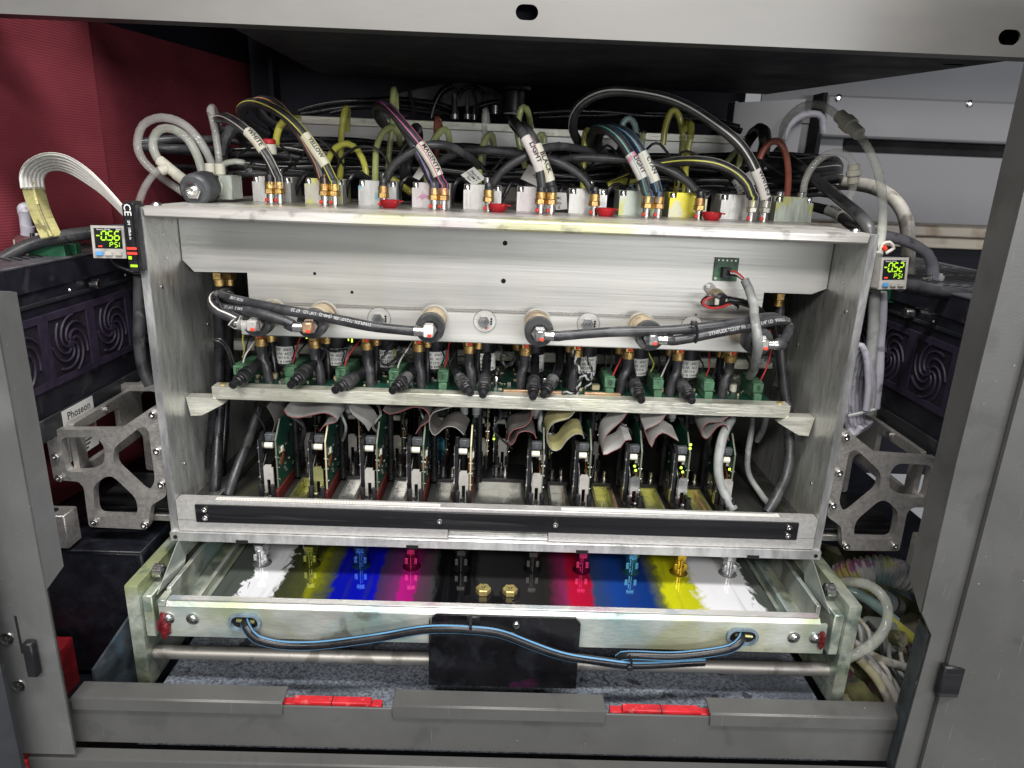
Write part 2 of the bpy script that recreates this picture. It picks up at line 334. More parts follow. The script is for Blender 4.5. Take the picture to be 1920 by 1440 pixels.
def text_mesh(s, size, fn, bold=0.0, step=None):
    """flat lettering; fn(x,y)->3-D point, x centred"""
    if s not in TXT:
        cu = bpy.data.curves.new('lettering', 'FONT'); cu.body = s; cu.size = 1; cu.align_x = 'CENTER'; cu.align_y = 'CENTER'; cu.offset = .012+bold
        cu.resolution_u = 2
        o = bpy.data.objects.new('lettering', cu); COL.objects.link(o)
        me = bpy.data.meshes.new_from_object(o); bpy.data.objects.remove(o); TXT[s] = me
    me = TXT[s].copy(); me.materials.clear()
    for v in me.vertices: v.co = Vector(fn(v.co.x*size, v.co.y*size))
    return me
def label_text(s, size, path, r, frac, mat, parent, flip=False, up=0.0, name='printed_lettering'):
    fr = frames(path); n = len(fr)-1
    L = [0]
    for a, b in zip(path, path[1:]): L.append(L[-1]+(b-a).length)
    s0 = L[-1]*frac; sg = -1 if flip else 1
    # sign so that lettering reads left to right as seen from the front
    def fn(x, y):
        s_ = min(max(s0+sg*x, 0), L[-1]); k = 0
        while k < n-1 and L[k+1] < s_: k += 1
        t = (s_-L[k])/max(1e-9, L[k+1]-L[k]); c = fr[k][0].lerp(fr[k+1][0], t); nn = fr[k][2].lerp(fr[k+1][2], t); bb = fr[k][3].lerp(fr[k+1][3], t)
        a = -sg*y/r+up; return c+(nn*math.cos(a)+bb*math.sin(a))*(r+.0005)
    return part(name, text_mesh(s, size, fn, .01), mat, parent)

def px(pts, Y):
    """list of (u,v[,Y]) -> points"""
    return [at(p[0], p[1], p[2] if len(p) > 2 else Y) for p in pts]
def px2z(pts): return pts
# ================================================================== setting
def struct(name, mb, mat, parent=None):
    o = part(name, mb, mat, parent)
    if parent is None: o['kind'] = 'structure'
    return o
struct('rear_wall', MB().bx(-.80, .46, .80, .83, -.25, .80), 'wall_dark')
struct('overhead_light_blocker', MB().bx(-.90, 1.2, .02, .83, .80, .82), 'wall_dark')  # unseen sheet, added to keep overhead light out of the bay
struct('cavity_floor', MB().bx(-.75, .75, -.10, .80, -.19, -.17), 'cavity')
# red side wall in two sheets with a fold
rw = struct('red_wall', MB().quad((-.505, .235, -.17), (-.505, .79, -.17), (-.505, .79, .569), (-.505, .235, .544)), 'wall_red')
part('red_sheet', MB().quad((-.50, .237, -.17), (-.50, .237, .80), (-.545, -.02, .80), (-.545, -.02, -.17)), 'wall_red', rw)
part('top_flange', MB().quad((-.505, .235, .544), (-.505, .79, .569), (-.505, .79, .80), (-.505, .235, .80)), 'wall_dark', rw)
p = at(455, 195, .78)
part('corner_post', MB().bx(-.50, -.462, .745, .795, .40, .50, .002).bx(-.460, -.452, .76, .80, .45, .80), 'wall_dark', rw)
# grey rear panels on the right
gp = struct('grey_wall', MB().bx(.40, 1.3, .74, .76, -.17, .50), 'wall_grey')
zu = at(1700, 262, .70).z; zs0 = at(1730, 290, .737).z; zs1 = at(1730, 264, .737).z; xs = at(1582, 275, .737).x
part('upper_panel', MB().bx(at(1545, 230, .70).x, 1.3, .70, .735, zu, .548, .004), 'wall_grey', gp)
part('corner_gap', MB().bx(at(1533, 250, .69).x, at(1541, 250, .69).x, .690, .735, .36, .55), 'hole', gp)
part('top_panel', MB().bx(.47, 1.3, .735, .74, .50, .80), 'wall_grey', gp)
part('slot', MB().bx(xs, 1.3, .736, .7395, zs0, zs1), 'hole', gp)
part('ledge', MB().bx(.45, 1.3, .64, .739, .305, .325, .003), 'wall_ledge', gp)
part('ledge_edge', MB().bx(.45, 1.3, .655, .739, .283, .303, .002), 'wall_ledge', gp)
part('lower_panel', MB().bx(.42, 1.3, .70, .739, -.2, .28), 'wall_dark', gp)
part('trim_strip', MB().bx(.45, 1.3, .68, .70, .215, .224, .002), 'steel', gp)
for u, v in ((1572, 184), (1818, 195)):
    q = at(u, v, .70); part('rivet', MB().lathe([(.007, 0), (.007, .002), (.004, .004), (.003, .002)], q+Vector((0, .001, 0)), (0, -1, 0)), 'steel', gp)
# soft grey bracket with a cable hole beside it
br = thing('mounting_bracket', 'pale grey sheet metal bracket with a round hole left of the grey rear panel', 'bracket', (.46, .62, .3))
part('plate', MB().prism([(.385, .30), (.505, .30), (.508, .53), (.392, .52)], .012, lambda a, b, h: (a, .62+h, b), [[(.475+.013*math.cos(k*.5236), .435+.018*math.sin(k*.5236)) for k in range(12)]]), 'wall_grey', br)
part('flange', MB().bx(.380, .386, .60, .64, .30, .52, .001), 'wall_grey', br)
part('hole_backing', MB().bx(.45, .50, .634, .637, .41, .47), 'hole', br)

# ------------------------------------------------------------------ printer cabinet
cab = thing('printer_cabinet', 'dark grey painted steel cabinet frame around the open print bay', 'cabinet', (0, -.13, -.25))
def slot_loop(cx, cz, hw, hh, n=8):
    L = []
    for k in range(n+1): a = -math.pi/2+math.pi*k/n; L.append((cx+hw-hh+hh*math.cos(a), cz+hh*math.sin(a)))
    for k in range(n+1): a = math.pi/2+math.pi*k/n; L.append((cx-hw+hh+hh*math.cos(a), cz+hh*math.sin(a)))
    return L
s1 = at(988, 23, 0); s2 = at(1893, 70, 0)
h = part('header_panel', MB().prism([(-.75, .5035), (.75, .5035), (.75, .64), (-.75, .64)], .0022, lambda a, b, h: (a, h, b),
         [slot_loop(s1.x, s1.z, .0098, .0062), slot_loop(s2.x, s2.z, .0098, .0062)]), 'cab_header', cab, label='brushed warm grey header panel with pill shaped slots')
part('return_flange', MB().bx(-.75, .75, .0023, .022, .5036, .5056), 'cab_dark', h)
part('inner_lining', MB().bx(-.75, .75, .024, .026, .5057, .64), 'wall_dark', h)
hood = part('hood_panel', MB().prism([(-.26, .03), (.462, .03), (.352, .37), (-.26, .37)], .006, lambda a, b, h: (a, b, .5065+h), [slot_loop(.428, .07, .010, .004)]), 'hood_dark', cab)
part('hood_back', MB().bx(-.26, .35, .364, .370, .5126, .80), 'wall_dark', hood)
# left post: hollow folded panel with an open top
lp = [(-.385, .290), (-.385, -.140), (-.440, -.140), (-.60, -.08), (-.60, .290)]
post = part('left_post', MB().prism(lp, .0022, lambda a, b, h: (a, -.15+h, b)), 'cab_paint_left', cab)
part('return_flange', MB().prism([(-.1478, .290), (-.1300, .287), (-.1300, .046), (-.1478, .034)], .0016, lambda a, b, h: (-.3850+(a+.1478)*.30-h, a, b)), 'cab_paint_left', post)
part('inner_flange', MB().quad((-.386, -.1478, .033), (-.391, -.138, .030), (-.391, -.138, -.14), (-.386, -.1478, -.14)), 'cab_paint', post)
part('open_top', MB().bx(-.62, -.387, -.147, -.131, .272, .274), 'hole', post)
part('rear_skin', MB().bx(-.62, -.384, -.130, -.1285, .10, .287), 'cab_paint_left', post)
rp_ = [(.366, .62), (.364, .18), (.366, .040), (.379, .018), (.376, -.142), (.450, -.142), (.450, .62)]
post = part('right_post', MB().prism(rp_, .0022, lambda a, b, h: (a, -.155+h, b)), 'cab_paint', cab)
part('return_flange', MB().prism([(-.1528, .62), (-.120, .62), (-.128, .06), (-.1528, .040)], .0016, lambda a, b, h: (.3655+h+(b-.2)*.002, a, b)), 'cab_paint', post)
part('inner_flange', MB().quad((.3785, -.1528, .017), (.388, -.122, .012), (.386, -.122, -.142), (.3755, -.1528, -.142)), 'blue_stain', post)
dr = part('right_door', MB().prism([(.0, -.3), (.42, -.3), (.42, .62), (.0, .62)], .004, lambda a, b, h: (.396+a*.94, -.1605-a*.30+h, b)), 'cab_paint', cab, label='plain dark grey door edge on the right')
dl = part('left_door', MB().prism([(-.36, -.3), (-.0, -.3), (-.0, .62), (-.36, .62)], .004, lambda a, b, h: (-.418+a*.80, -.172+a*.30+h, b*.62-.055)), 'cab_dark', cab, label='dark grey door edge low on the left')
# hinges with screws
for Yh, rc, bk in ((-.1506, (26, 1155, 44, 1225), (38, 1208, 70, 1272)), (-.1566, (1782, 1206, 1818, 1262), (1773, 1252, 1800, 1310))):
    a = at(rc[0], rc[1], Yh); b = at(rc[2], rc[3], Yh)
    hg = part('hinge', MB().bx(a.x, b.x, Yh, Yh+.0004, b.z, a.z), 'hole', cab)
    a = at(bk[0], bk[1], Yh-.008); b = at(bk[2], bk[3], Yh-.008)
    part('hinge_block', MB().bx(a.x, b.x, Yh-.008, Yh-.0002, b.z, a.z, .0012), 'black_anod', hg)
for u, v in ((14, 1197), (36, 1285), (1823, 1244), (1797, 1326)):
    q = at(u, v, -.150 if u < 900 else -.146)
    sc = part('screw', MB().lathe([(.0062, 0), (.0058, .0012), (.002, .0018)], q, (0, -1, 0)), 'steel', cab)
    part('cross_slot', MB().box(q+Vector((0, -.0019, 0)), (.006, .0008, .0012)).box(q+Vector((0, -.0021, 0)), (.0012, .0008, .006)), 'steel_dark', sc)
# sill with three caps and two gaps showing red pads
part('sill_face', MB().bx(-.397, .384, -.1322, -.1300, -.143, -.0955, .0006), 'cab_paint', cab)
for a, b in ((133, 531), (735, 1137), (1337, 1713)):
    A = at(a, 1300, -.132).x; Bx = at(b, 1325, -.132).x
    part('sill_cap', MB().bx(A, Bx, -.1335, -.112, -.0925, -.0900, .0009).bx(A, Bx, -.1345, -.1328, -.104, -.0905, .0007), 'cab_paint', cab)
for a, b in ((552, 698), (1168, 1310)):
    A = at(a, 1300, -.12).x; Bx = at(b, 1318, -.12).x
    rpad = part('red_pad', MB().bx(A, Bx, -.128, -.119, -.110, -.0940, .0006), 'red_plastic', cab)
    for q0, q1 in ((A-.012, A-.0005), (Bx+.0005, Bx+.010)): part('pad_step', MB().bx(q0, q1, -.128, -.119, -.108, -.0965, .0006), 'red_plastic', rpad)
    part('pad_seam', MB().bx((A+Bx)/2-.0004, (A+Bx)/2+.0004, -.1284, -.1188, -.11, -.0938), 'hole', rpad)
bp = part('base_panel', MB().bx(-.430, .440, -.150, -.135, -.30, -.1455, .0015), 'cab_paint', cab)
part('raised_field', MB().bx(-.41, .01, -.1525, -.1502, -.30, -.160, .001).bx(.016, .44, -.1525, -.1502, -.30, -.160, .001), 'cab_paint', bp)
part('worn_plate', MB().bx(.345, .432, -.1545, -.1530, -.30, -.1475, .0008), 'black_stained', bp)
part('red_skirt', MB().bx(-.60, -.431, -.150, -.13, -.30, -.150), 'red_plastic', cab)
# red inner plinth seen through the left gap
pl = thing('red_plinth', 'red painted inner plinth seen low in the left gap of the cabinet', 'plinth', (-.44, -.04, -.17))
part('face', MB().bx(-.54, -.460, -.06, -.02, -.17, -.112, .001), 'plinth_red', pl)
bw = thing('stained_divider', 'blue stained sheet metal divider low between left post and ink tray', 'divider', (-.39, -.06, -.17))
part('plate', MB().prism([(-.09, -.169), (.03, -.169), (.03, -.062), (-.02, -.055), (-.09, -.096)], .0025, lambda a, b, h: (-.398+h+(a+.09)*.30, a, b)), 'blue_stain', bw)
# felt in the bay
struct('felt_pad', MB().bx(-.352, .352, -.108, .30, -.1685, -.145), 'felt')
# ================================================================== print carriage
ORD = ['first', 'second', 'third', 'fourth', 'fifth', 'sixth', 'seventh', 'eighth', 'ninth', 'tenth', 'eleventh', 'twelfth']
car = thing('print_carriage', 'wide open aluminium print carriage box in the middle of the bay', 'print carriage', (0, 0, 0))
for s in (-1, 1):
    sp = part('side_plate', MB().bx(s*.342, s*.350, .0012, .36, .0, .346), 'alu_side', car)
    part('front_edge', MB().bx(s*.3421, s*.3499, 0, .0010, .0002, .3458), 'alu_edge', sp)
    for y, z in ((.035, .318), (.037, .295), (.30, .30), (.12, .21), (.022, .268), (.03, .075), (.20, .10)):
        part('screw_hole', MB().cyl((s*.3419, y, z), (s*.3414, y, z), .0018, 10), 'steel', sp)
    part('side_bracket', MB().prism([(s*.3415, .1455), (s*.312, .1455), (s*.302, .1385), (s*.326, .125), (s*.338, .124)], .014, lambda a, b, h: (a, .046+h, b)), 'alu_bar', car)
    part('corner_block', MB().bx(s*.3125, s*.3415, .18, .195, .163, .176, .001), 'alu_face', car)
tp = part('top_plate', MB().bx(-.3415, .3415, -.0015, .345, .3365, .3472, .0022), 'alu_top', car)
for x, y in ((-.334, .012), (.334, .016)):
    part('button_screw', MB().lathe([(.0048, 0), (.0046, .0014), (.003, .003)], (x, y, .3472)), 'steel', tp)
fp = [(-.3412, .336), (.3412, .336), (.3412, .2835), (.326, .277), (.275, .277), (.275, .2475), (-.2745, .2475), (-.2745, .278), (-.330, .277), (-.3412, .289)]
fas = part('fascia_plate', MB().prism(fp, .009, lambda a, b, h: (a, .070+h, b)), 'alu_face', car)
for u, v, r in ((947, 456, .0026), (944, 527, .0026), (590, 513, .0017), (660, 548, .0017), (1305, 590, .001), (1000, 604, .0008)):
    q = at(u, v, .0698); part('drill_hole', MB().cyl(q, q+Vector((0, .002, 0)), r, 14), 'hole', fas)
part('back_plate', MB().bx(-.342, .342, .352, .360, .03, .346), 'black_dusty', car)
part('inner_shelf', MB().bx(-.341, .341, .30, .350, .20, .206), 'black_dusty', car)
mf = part('manifold_bar', MB().bx(-.280, .276, .054, .112, .2140, .2468, .0012), 'alu_face', car)
part('gasket', MB().bx(-.279, .275, .058, .108, .2469, .2474), 'steel_dark', mf)
xb = part('cross_bar', MB().bx(-.3135, .3135, .047, .063, .1435, .1580, .0007), 'alu_bar', car)
for x in (-.304, .304): part('cap_screw', MB().cyl((x, .055, .158), (x, .055, .1594), .0035, 12), 'gold_zinc', xb)
part('rear_bar', MB().bx(-.312, .312, .182, .190, .161, .174, .0007), 'alu_bar', car)
part('rear_bar_foot', MB().bx(-.14, -.03, .178, .1818, .155, .166, .0007), 'alu_bar', car)
part('floor_slab', MB().bx(-.3415, .3415, .013, .352, .010, .024), 'base_steel', car)
for s in (-1, 1):
    part('floor_rail', MB().bx(s*.312, s*.326, .02, .35, .0245, .034, .001), 'base_steel', car)
    part('side_channel', MB().bx(s*.329, s*.3412, .02, .35, .0245, .030, .0006), 'steel_dark', car)
# front rail, black strip, ruler, lip
ra = part('front_rail', MB().bx(-.3415, .3415, -.001, .012, .0235, .0470, .0006).bx(-.3415, -.0545, -.001, .0118, .0106, .0234, .0004).bx(.0535, .3415, -.001, .0118, .0106, .0234, .0004), 'alu_textured', car)
part('rail_recess', MB().bx(-.0543, .0533, .004, .0116, .0106, .0233), 'pocket_steel', ra)
part('recess_step', MB().bx(-.0543, .0533, .001, .004, .0106, .0150, .0004), 'alu_edge', ra)
bs = part('black_strip', MB().bx(-.3205, .3205, -.0042, -.0012, .0228, .0432, .0006), 'black_anod', car)
for x, z in ((-.310, .0385), (-.310, .0290), (.3095, .0385), (.3095, .0290), (-.063, .0335), (.060, .0335)):
    sc = part('socket_screw', MB().lathe([(.0029, 0), (.0029, .0022), (.0024, .0026), (.0013, .0026), (.0013, .0014)], (x, -.0043, z), (0, -1, 0), 14), 'steel', bs)
for x in (-.063, .060): part('slot_mark', MB().box((x, -.0044, .0375), (.0046, .0006, .0050), .0002), 'hole', bs)
part('lip_plate', MB().bx(-.350, .350, -.0045, .020, -.0002, .0102, .0006), 'alu_edge', car)
part('bottom_plate', MB().bx(-.348, .348, .0202, .352, .0005, .0098), 'black_dusty', car)
for u, v in ((453, 1003), (773, 1019), (1091, 1035), (1412, 1042)):
    x = at(u, v, -.004).x
    part('lip_notch', MB().bx(x-.0065, x+.0065, -.0049, .01, -.0006, .0034), 'hole', car)
for x in (-.344, .344): part('lip_hole', MB().cyl((x, -.0046, .005), (x, -.0051, .005), .0022, 12), 'hole', car)
# paper ruler lying on the rail: strip with tick marks, in two lengths
def ruler(x0, x1, label, marks=True):
    r = thing('paper_ruler', label, 'ruler', ((x0+x1)/2, .003, .0475))
    part('strip', MB().bx(x0, x1, .0005, .0062, .0474, .0480), 'paper_white', r)
    mb = MB(); x = x0+.003
    while marks and x < x1-.003:
        mb.bx(x, x+.0007, .0008, .0034, .04805, .0482); x += .0032
    if marks: part('tick_marks', mb, 'stripe_orange', r, kind='stuff')
    else: part('end_fold', MB().bx(x1-.004, x1, .0005, .0062, .0481, .0486), 'paper_white', r)
ruler(-.300, -.063, 'long paper ruler strip with tick marks along the left rail edge')
ruler(.066, .30, 'plain paper ruler strip along the right half of the rail edge', False)

# ------------------------------------------------------------------ manifold: hex plugs and solenoid valves
def hex_plug(u, v, lab):
    c = at(u, v, .0538); t = thing('hex_plug', lab, 'bolt', c, 'hex plugs on the manifold bar')
    part('disc', MB().lathe([(.0118, 0), (.0118, .0003)], c, (0, -1, 0), 40), 'alu_face', t)
    part('scribed_ring', MB().prism([(.0121*math.cos(k*.157), .0121*math.sin(k*.157)) for k in range(40)], .0002, lambda a, b, h: c+Vector((a, -.0004-h, b)), [[(.0117*math.cos(k*.157), .0117*math.sin(k*.157)) for k in range(40)]]), 'steel_dark', t)
    hb = part('hex_head', MB().hexa(c+Vector((-.001, -.0007, 0)), c+Vector((-.001, -.0055, 0)), .0062), 'steel', t)
    part('face_mark', text_mesh('XX', .0045, lambda x, y: c+Vector((-.001+x, -.0058, y))), 'steel_dark', hb)
    for k in (-1, 0, 1): part('pin_hole', MB().cyl(c+Vector((.0068, -.0008, k*.0026)), c+Vector((.0068, -.0011, k*.0026)), .0011, 10), 'hole', t)
    part('paint_mark', MB().cyl(c+Vector((.002, -.0009, -.0072)), c+Vector((.002, -.0022, -.0072)), .0012, 8), 'red_paint', t)
hex_plug(711, 597, 'hex bolt in a round disc on manifold, left of the centre')
hex_plug(909, 602, 'hex bolt in a round disc at the middle of manifold bar')
hex_plug(1103, 607, 'hex bolt in a round disc on manifold, right of the centre')
hex_plug(1297, 613, 'hex bolt disc mostly hidden behind two black hoses on the right')
SOLX = [(-.244, 'far left on the manifold bar'), (-.191, 'second from left on manifold with red marked elbow'), (-.075, 'left of centre on manifold with pink stained elbow'),
        (.033, 'right of centre on manifold, hose leaving right'), (.143, 'second from right on the manifold bar'), (.251, 'far right on manifold behind grey cable')]
SOL = []
for k, (x, lab) in enumerate(SOLX):
    c = Vector((x, .0535, .2395 if k < 5 else .2385)); t = thing('solenoid_valve', 'brass bodied solenoid valve '+lab, 'valve', c, 'solenoid valves on the manifold')
    part('flange_ring', MB().lathe([(.0150, 0), (.0150, .0006)], c, (0, -1, 0), 32), 'alu_face', t)
    part('body', MB().lathe([(.0132, .0008), (.0132, .010), (.0124, .011), (.0124, .036)], c, (0, -1, 0), 28), 'valve_body', t)
    part('black_cap', MB().lathe([(.0138, .0362), (.0145, .038), (.0145, .050), (.0138, .0525), (.0085, .0525), (.0075, .0515)], c, (0, -1, 0), 32), 'black_dusty', t)
    part('hex_nut', MB().hexa(c+Vector((0, -.0518, 0)), c+Vector((0, -.0575, 0)), .0082), 'steel', t)
    f = c+Vector((0, -.0575, 0)); sg = -1 if k < 3 else 1
    el = part('elbow', MB().box(f+Vector((0, -.005, 0)), (.0095, .0100, .0105), .0012), ['case_grey', 'copper_bar', 'paper_pink', 'steel', 'steel', 'solder'][k], t)
    part('barb', MB().cyl(f+Vector((sg*.0048, -.005, 0)), f+Vector((sg*.010, -.005, 0)), .0046, 14).cyl(f+Vector((sg*.010, -.005, 0)), f+Vector((sg*.0135, -.005, 0)), .0052, 14), 'steel' if k else 'clear', el)
    part('paint_mark', MB().box(f+Vector((.0015, -.0104, -.003)), (.004, .0012, .003), .0004), 'red_paint', el)
    SOL.append(f+Vector((sg*.0125, -.005, 0)))

# ------------------------------------------------------------------ hoses
def hose(name, label, cat, path, r, mat, stripes=(), group=None, sleeve=None, fit=None, n=10, ticks=None, step=.006):
    """path: list of points; sleeve=(s0,s1,text,material,size); fit='brass' adds a nut at path[0]"""
    P = smooth(path, step); sd = random.uniform(0, 6); nP = len(P)
    P = [p+Vector((math.sin(i*.55+sd), math.sin(i*.37+sd*2), math.sin(i*.46+sd*3)))*.00045*min(1, i/6, (nP-1-i)/6) for i, p in enumerate(P)]
    t = thing(name, label, cat, P[0], group)
    tb = part('tube', MB().tube(P, r, n, rad=lambda q: r*(1+.035*math.sin(q*nP*.5+sd))), mat, t)
    for (ph, w, sm) in stripes:
        part('stripe', MB().strip(P, r*1.02, ph, w, .0004, .35), sm, tb)
    if sleeve:
        s0, s1, tx, sm, size = sleeve
        if s1 > 1:
            tot = sum((b-a).length for a, b in zip(P, P[1:]))*1000; s0 /= tot; s1 /= tot
        Q = pick(P, s0, s1)
        sl = part('label_sleeve', MB().tube(Q, r+.0006, 12), sm, t)
        if tx: label_text(tx, size, Q, r+.0007, .5, 'ink_print', sl, flip=True, up=.25, name='label_lettering')
    if ticks:
        for tx, size, fr_, fl in ticks: label_text(tx, size*.72, P, r+.0002, fr_, 'grey_print', tb, flip=fl, up=.1)
    if fit:
        d = (P[0]-P[3]).normalized() if False else Vector((0, 0, -1)); b = P[0]
        fitting(b, fit, t)
    return t, P
def fitting(b, mat, t, dn=.0165):
    z = b.z
    nut = part('nut', MB().lathe([(.0046, .0065), (.0058, .006), (.0058, -.001)], b, (0, 0, 1), 18), mat, t)
    part('collar', MB().cyl(b+Vector((0, 0, .0062)), b+Vector((0, 0, .0098)), .0047, 14), 'black_plastic', nut)
    part('hex', MB().hexa(b+Vector((0, 0, -.0012)), b+Vector((0, 0, -.0068)), .0064), mat, t)
    part('stem', MB().cyl(b+Vector((0, 0, -.0070)), b+Vector((0, 0, -dn)), .0044, 12), 'steel', t)
    part('thread_paint', MB().box(b+Vector((-.0035, -.003, -dn+.003)), (.004, .004, .004), .001), 'red_paint', t)
R6 = .0054
# top plate fittings: positions on the plate
def fit_at(u, Y=.128):
    q = atz(u, 400, .3638); x = at(u, 372, Y).x
    return Vector((x, Y, .3640))
def toph(label, u, pts, mat='hose', stripes=(), sleeve=None, fm='brass', Y0=.128, r=R6, Y=.14, group='labelled ink hoses on the top plate', dx=0):
    b = fit_at(u, Y0); P = [b, b+Vector((0, 0, .010))]+px(pts, Y)
    return hose('ink_hose', label, 'hose', P, r, mat, stripes, group, sleeve, fm)
W2 = [(-.55, .0011, 'stripe_white'), (.75, .0011, 'stripe_white')]
toph('black hose with white label sleeve reading WHITE', 525, [(521, 330, .128), (507, 301, .128), (488, 274, .13), (470, 252, .135), (446, 233, .15), (422, 222, .17), (405, 224, .20), (408, 240, .23), (425, 250, .26)], stripes=W2, sleeve=(52, 82, 'WHITE', 'paper', .0070))
toph('black hose with yellow stripe and sleeve reading YELLOW', 628, [(624, 336, .128), (612, 310, .128), (594, 284, .13), (572, 255, .135), (545, 226, .14), (515, 204, .15), (482, 194, .17), (460, 198, .19), (453, 212, .21), (470, 234, .24), (500, 250, .27)], stripes=[(-.5, .0011, 'stripe_yellow'), (.8, .0011, 'stripe_yellow')], sleeve=(40, 74, 'YELLOW', 'paper', .0060))
toph('black hose with orange stripe paired beside the YELLOW sleeved hose', 609, [(605, 336, .131), (596, 310, .134), (582, 285, .140), (562, 250, .145), (537, 216, .15), (512, 195, .16), (487, 189, .19), (478, 200, .23), (500, 225, .26), (540, 246, .29)], stripes=[(-.3, .0011, 'stripe_orange'), (.9, .0011, 'stripe_orange')])
toph('plain black hose arching from block with cyan stain to the right', 719, [(722, 342), (733, 316), (755, 295), (785, 279), (815, 272), (845, 275, .15), (872, 289, .17), (900, 312, .2)], r=.0047)
toph('black hose with pink stripe and sleeve reading MAGENTA', 832, [(827, 340, .128), (816, 316, .128), (800, 290, .13), (780, 262, .135), (757, 233, .14), (735, 210, .15), (718, 199, .17), (707, 205, .20), (713, 226, .23), (735, 246, .27)], stripes=[(-.4, .0010, 'stripe_pink'), (.6, .0010, 'stripe_pink')], sleeve=(38, 70, 'MAGENTA', 'paper', .0066))
toph('black hose with purple stripe paired beside the MAGENTA sleeved hose', 814, [(809, 338, .131), (798, 312, .134), (785, 288, .14), (768, 258, .145), (748, 226, .15), (730, 203, .16), (714, 197, .19), (708, 214, .23), (725, 240, .27)], stripes=[(-.3, .0010, 'stripe_purple'), (.9, .0010, 'stripe_purple')])
toph('plain black hose arching right from second red cap', 916, [(921, 350), (935, 328), (958, 308), (988, 291), (1020, 279, .15), (1060, 275, .165), (1100, 282, .18), (1130, 298, .2)], r=.0047)
toph('black hose with white sleeve reading LIGHT and magenta smear', 1014, [(1017, 352, .128), (1012, 320, .128), (1003, 297, .128), (990, 268, .13), (976, 243, .14), (965, 228, .17), (962, 232, .21), (975, 248, .25)], sleeve=(50, 79, 'LIGHT', 'paper_pink', .0078))
toph('black hose with yellowed sleeve reading BLACK', 1034, [(1034, 352, .130), (1027, 325, .13), (1018, 300, .13), (1006, 272, .133), (992, 249, .14), (980, 237, .17), (978, 242, .21), (992, 258, .25)], sleeve=(38, 67, 'BLACK', 'paper', .0074))
toph('plain black hose arching left from third red cap', 1115, [(1110, 358), (1098, 338), (1075, 319), (1045, 304), (1010, 295, .15), (960, 286, .165), (905, 281, .175), (860, 287, .185), (825, 303, .2)], r=.0047)
toph('black hose with teal stripe and sleeve reading LIGHT', 1214, [(1211, 360, .128), (1205, 334, .128), (1193, 308, .13), (1175, 280, .135), (1155, 256, .14), (1135, 243, .15), (1117, 243, .17), (1108, 258, .19), (1110, 278, .21), (1125, 292, .24)], stripes=[(-.5, .0011, 'stripe_teal'), (.7, .0011, 'stripe_blue')], sleeve=(41, 69, 'LIGHT', 'paper_pink', .0072))
toph('black hose with blue stripe and sleeve reading CYAN', 1236, [(1234, 362, .13), (1229, 340, .13), (1218, 314, .132), (1203, 287, .136), (1184, 260, .142), (1165, 245, .15), (1145, 240, .17), (1127, 248, .19), (1120, 268, .21), (1132, 288, .24)], stripes=[(-.6, .0012, 'stripe_blue'), (.6, .0012, 'stripe_blue')], sleeve=(46, 74, 'CYAN', 'paper', .0070))
toph('plain black hose running left from fourth red cap', 1313, [(1307, 360), (1292, 342), (1265, 325), (1225, 310, .15), (1170, 300, .16), (1110, 296, .17), (1060, 299, .18), (1020, 306, .2)], r=.0047)
toph('black hose with pale stripes looping left from the capped white block', 1412, [(1408, 365, .128), (1400, 345, .128), (1382, 326, .13), (1350, 310, .135), (1310, 303, .14), (1270, 303, .16), (1225, 312, .18), (1180, 330, .21), (1145, 345, .24)], stripes=[(-.5, .0014, 'stripe_yellow'), (.6, .0014, 'stripe_white')], fm='solder')
toph('long black hose looping high overhead with sleeve reading WHITE', 1437, [(1435, 372, .128), (1428, 345, .128), (1416, 318, .128), (1398, 288, .13), (1370, 256, .135), (1332, 226, .14), (1290, 202, .15), (1240, 183, .16), (1190, 173, .17), (1140, 173, .18), (1100, 189, .19), (1077, 214, .20), (1074, 243, .21), (1090, 272, .22), (1120, 292, .24)], stripes=[(-.5, .0014, 'stripe_white'), (.7, .0014, 'stripe_white')], sleeve=(26, 55, 'WHITE-3', 'paper_pink', .0072), fm='solder')
t_, P_ = toph('short upright dark hose carrying a red and white valve', 508, [(510, 335, .135), (508, 310, .14), (506, 290, .145)], mat='hose_dark', fm='brass')
q = P_[-1]
part('valve_collar', MB().cyl(q, q+Vector((0, 0, .011)), .0075, 16, ch=.001), 'ivory', t_)
part('valve_ring', MB().cyl(q+Vector((0, 0, .0112)), q+Vector((0, 0, .0165)), .0070, 16, ch=.001), 'red_plastic', t_)

# clear and tinted tubes
def clear(label, pts, mat='clear', r=.0038, Y=.2, group='tinted tubes on the top plate', name='clear_tube'):
    return hose(name, label, 'tube', px(pts, Y), r, mat, (), group)
clear('frosted clear tube in the big outer loop on the left', [(402, 328), (395, 302), (378, 270), (350, 238), (320, 222), (292, 221), (268, 234), (258, 258), (258, 282), (270, 304), (290, 322), (325, 348, .2), (360, 372, .2)], Y=.17, r=.0046)
clear('frosted clear tube in the inner loop beside black solenoid', [(380, 330), (373, 300), (352, 262), (325, 243), (302, 242), (288, 258), (288, 282), (300, 303), (312, 313)], Y=.185, r=.0050, mat='clear_grey')
clear('short clear tube slanting down from the left tee fitting', [(308, 313), (290, 325), (272, 350), (262, 375), (258, 392)], Y=.175, r=.0042)
clear('upright narrow clear tube loop behind the left solenoid', [(411, 330), (410, 290), (403, 245), (396, 216), (394, 206), (402, 206, .23), (410, 250, .25), (413, 320, .26)], Y=.19, r=.0042)
te = thing('tee_fitting', 'milky plastic tee fitting joining clear tubes on the left', 'fitting', at(315, 312, .18))
c = at(316, 314, .176)
part('body', MB().cyl(at(298, 300, .18), at(335, 330, .176), .0062, 14, ch=.001), 'ivory', te)
part('branch', MB().cyl(c, at(300, 322, .172), .0058, 14, ch=.001).cyl(at(328, 325, .175), at(350, 342, .18), .0066, 14, ch=.001), 'ivory', te)
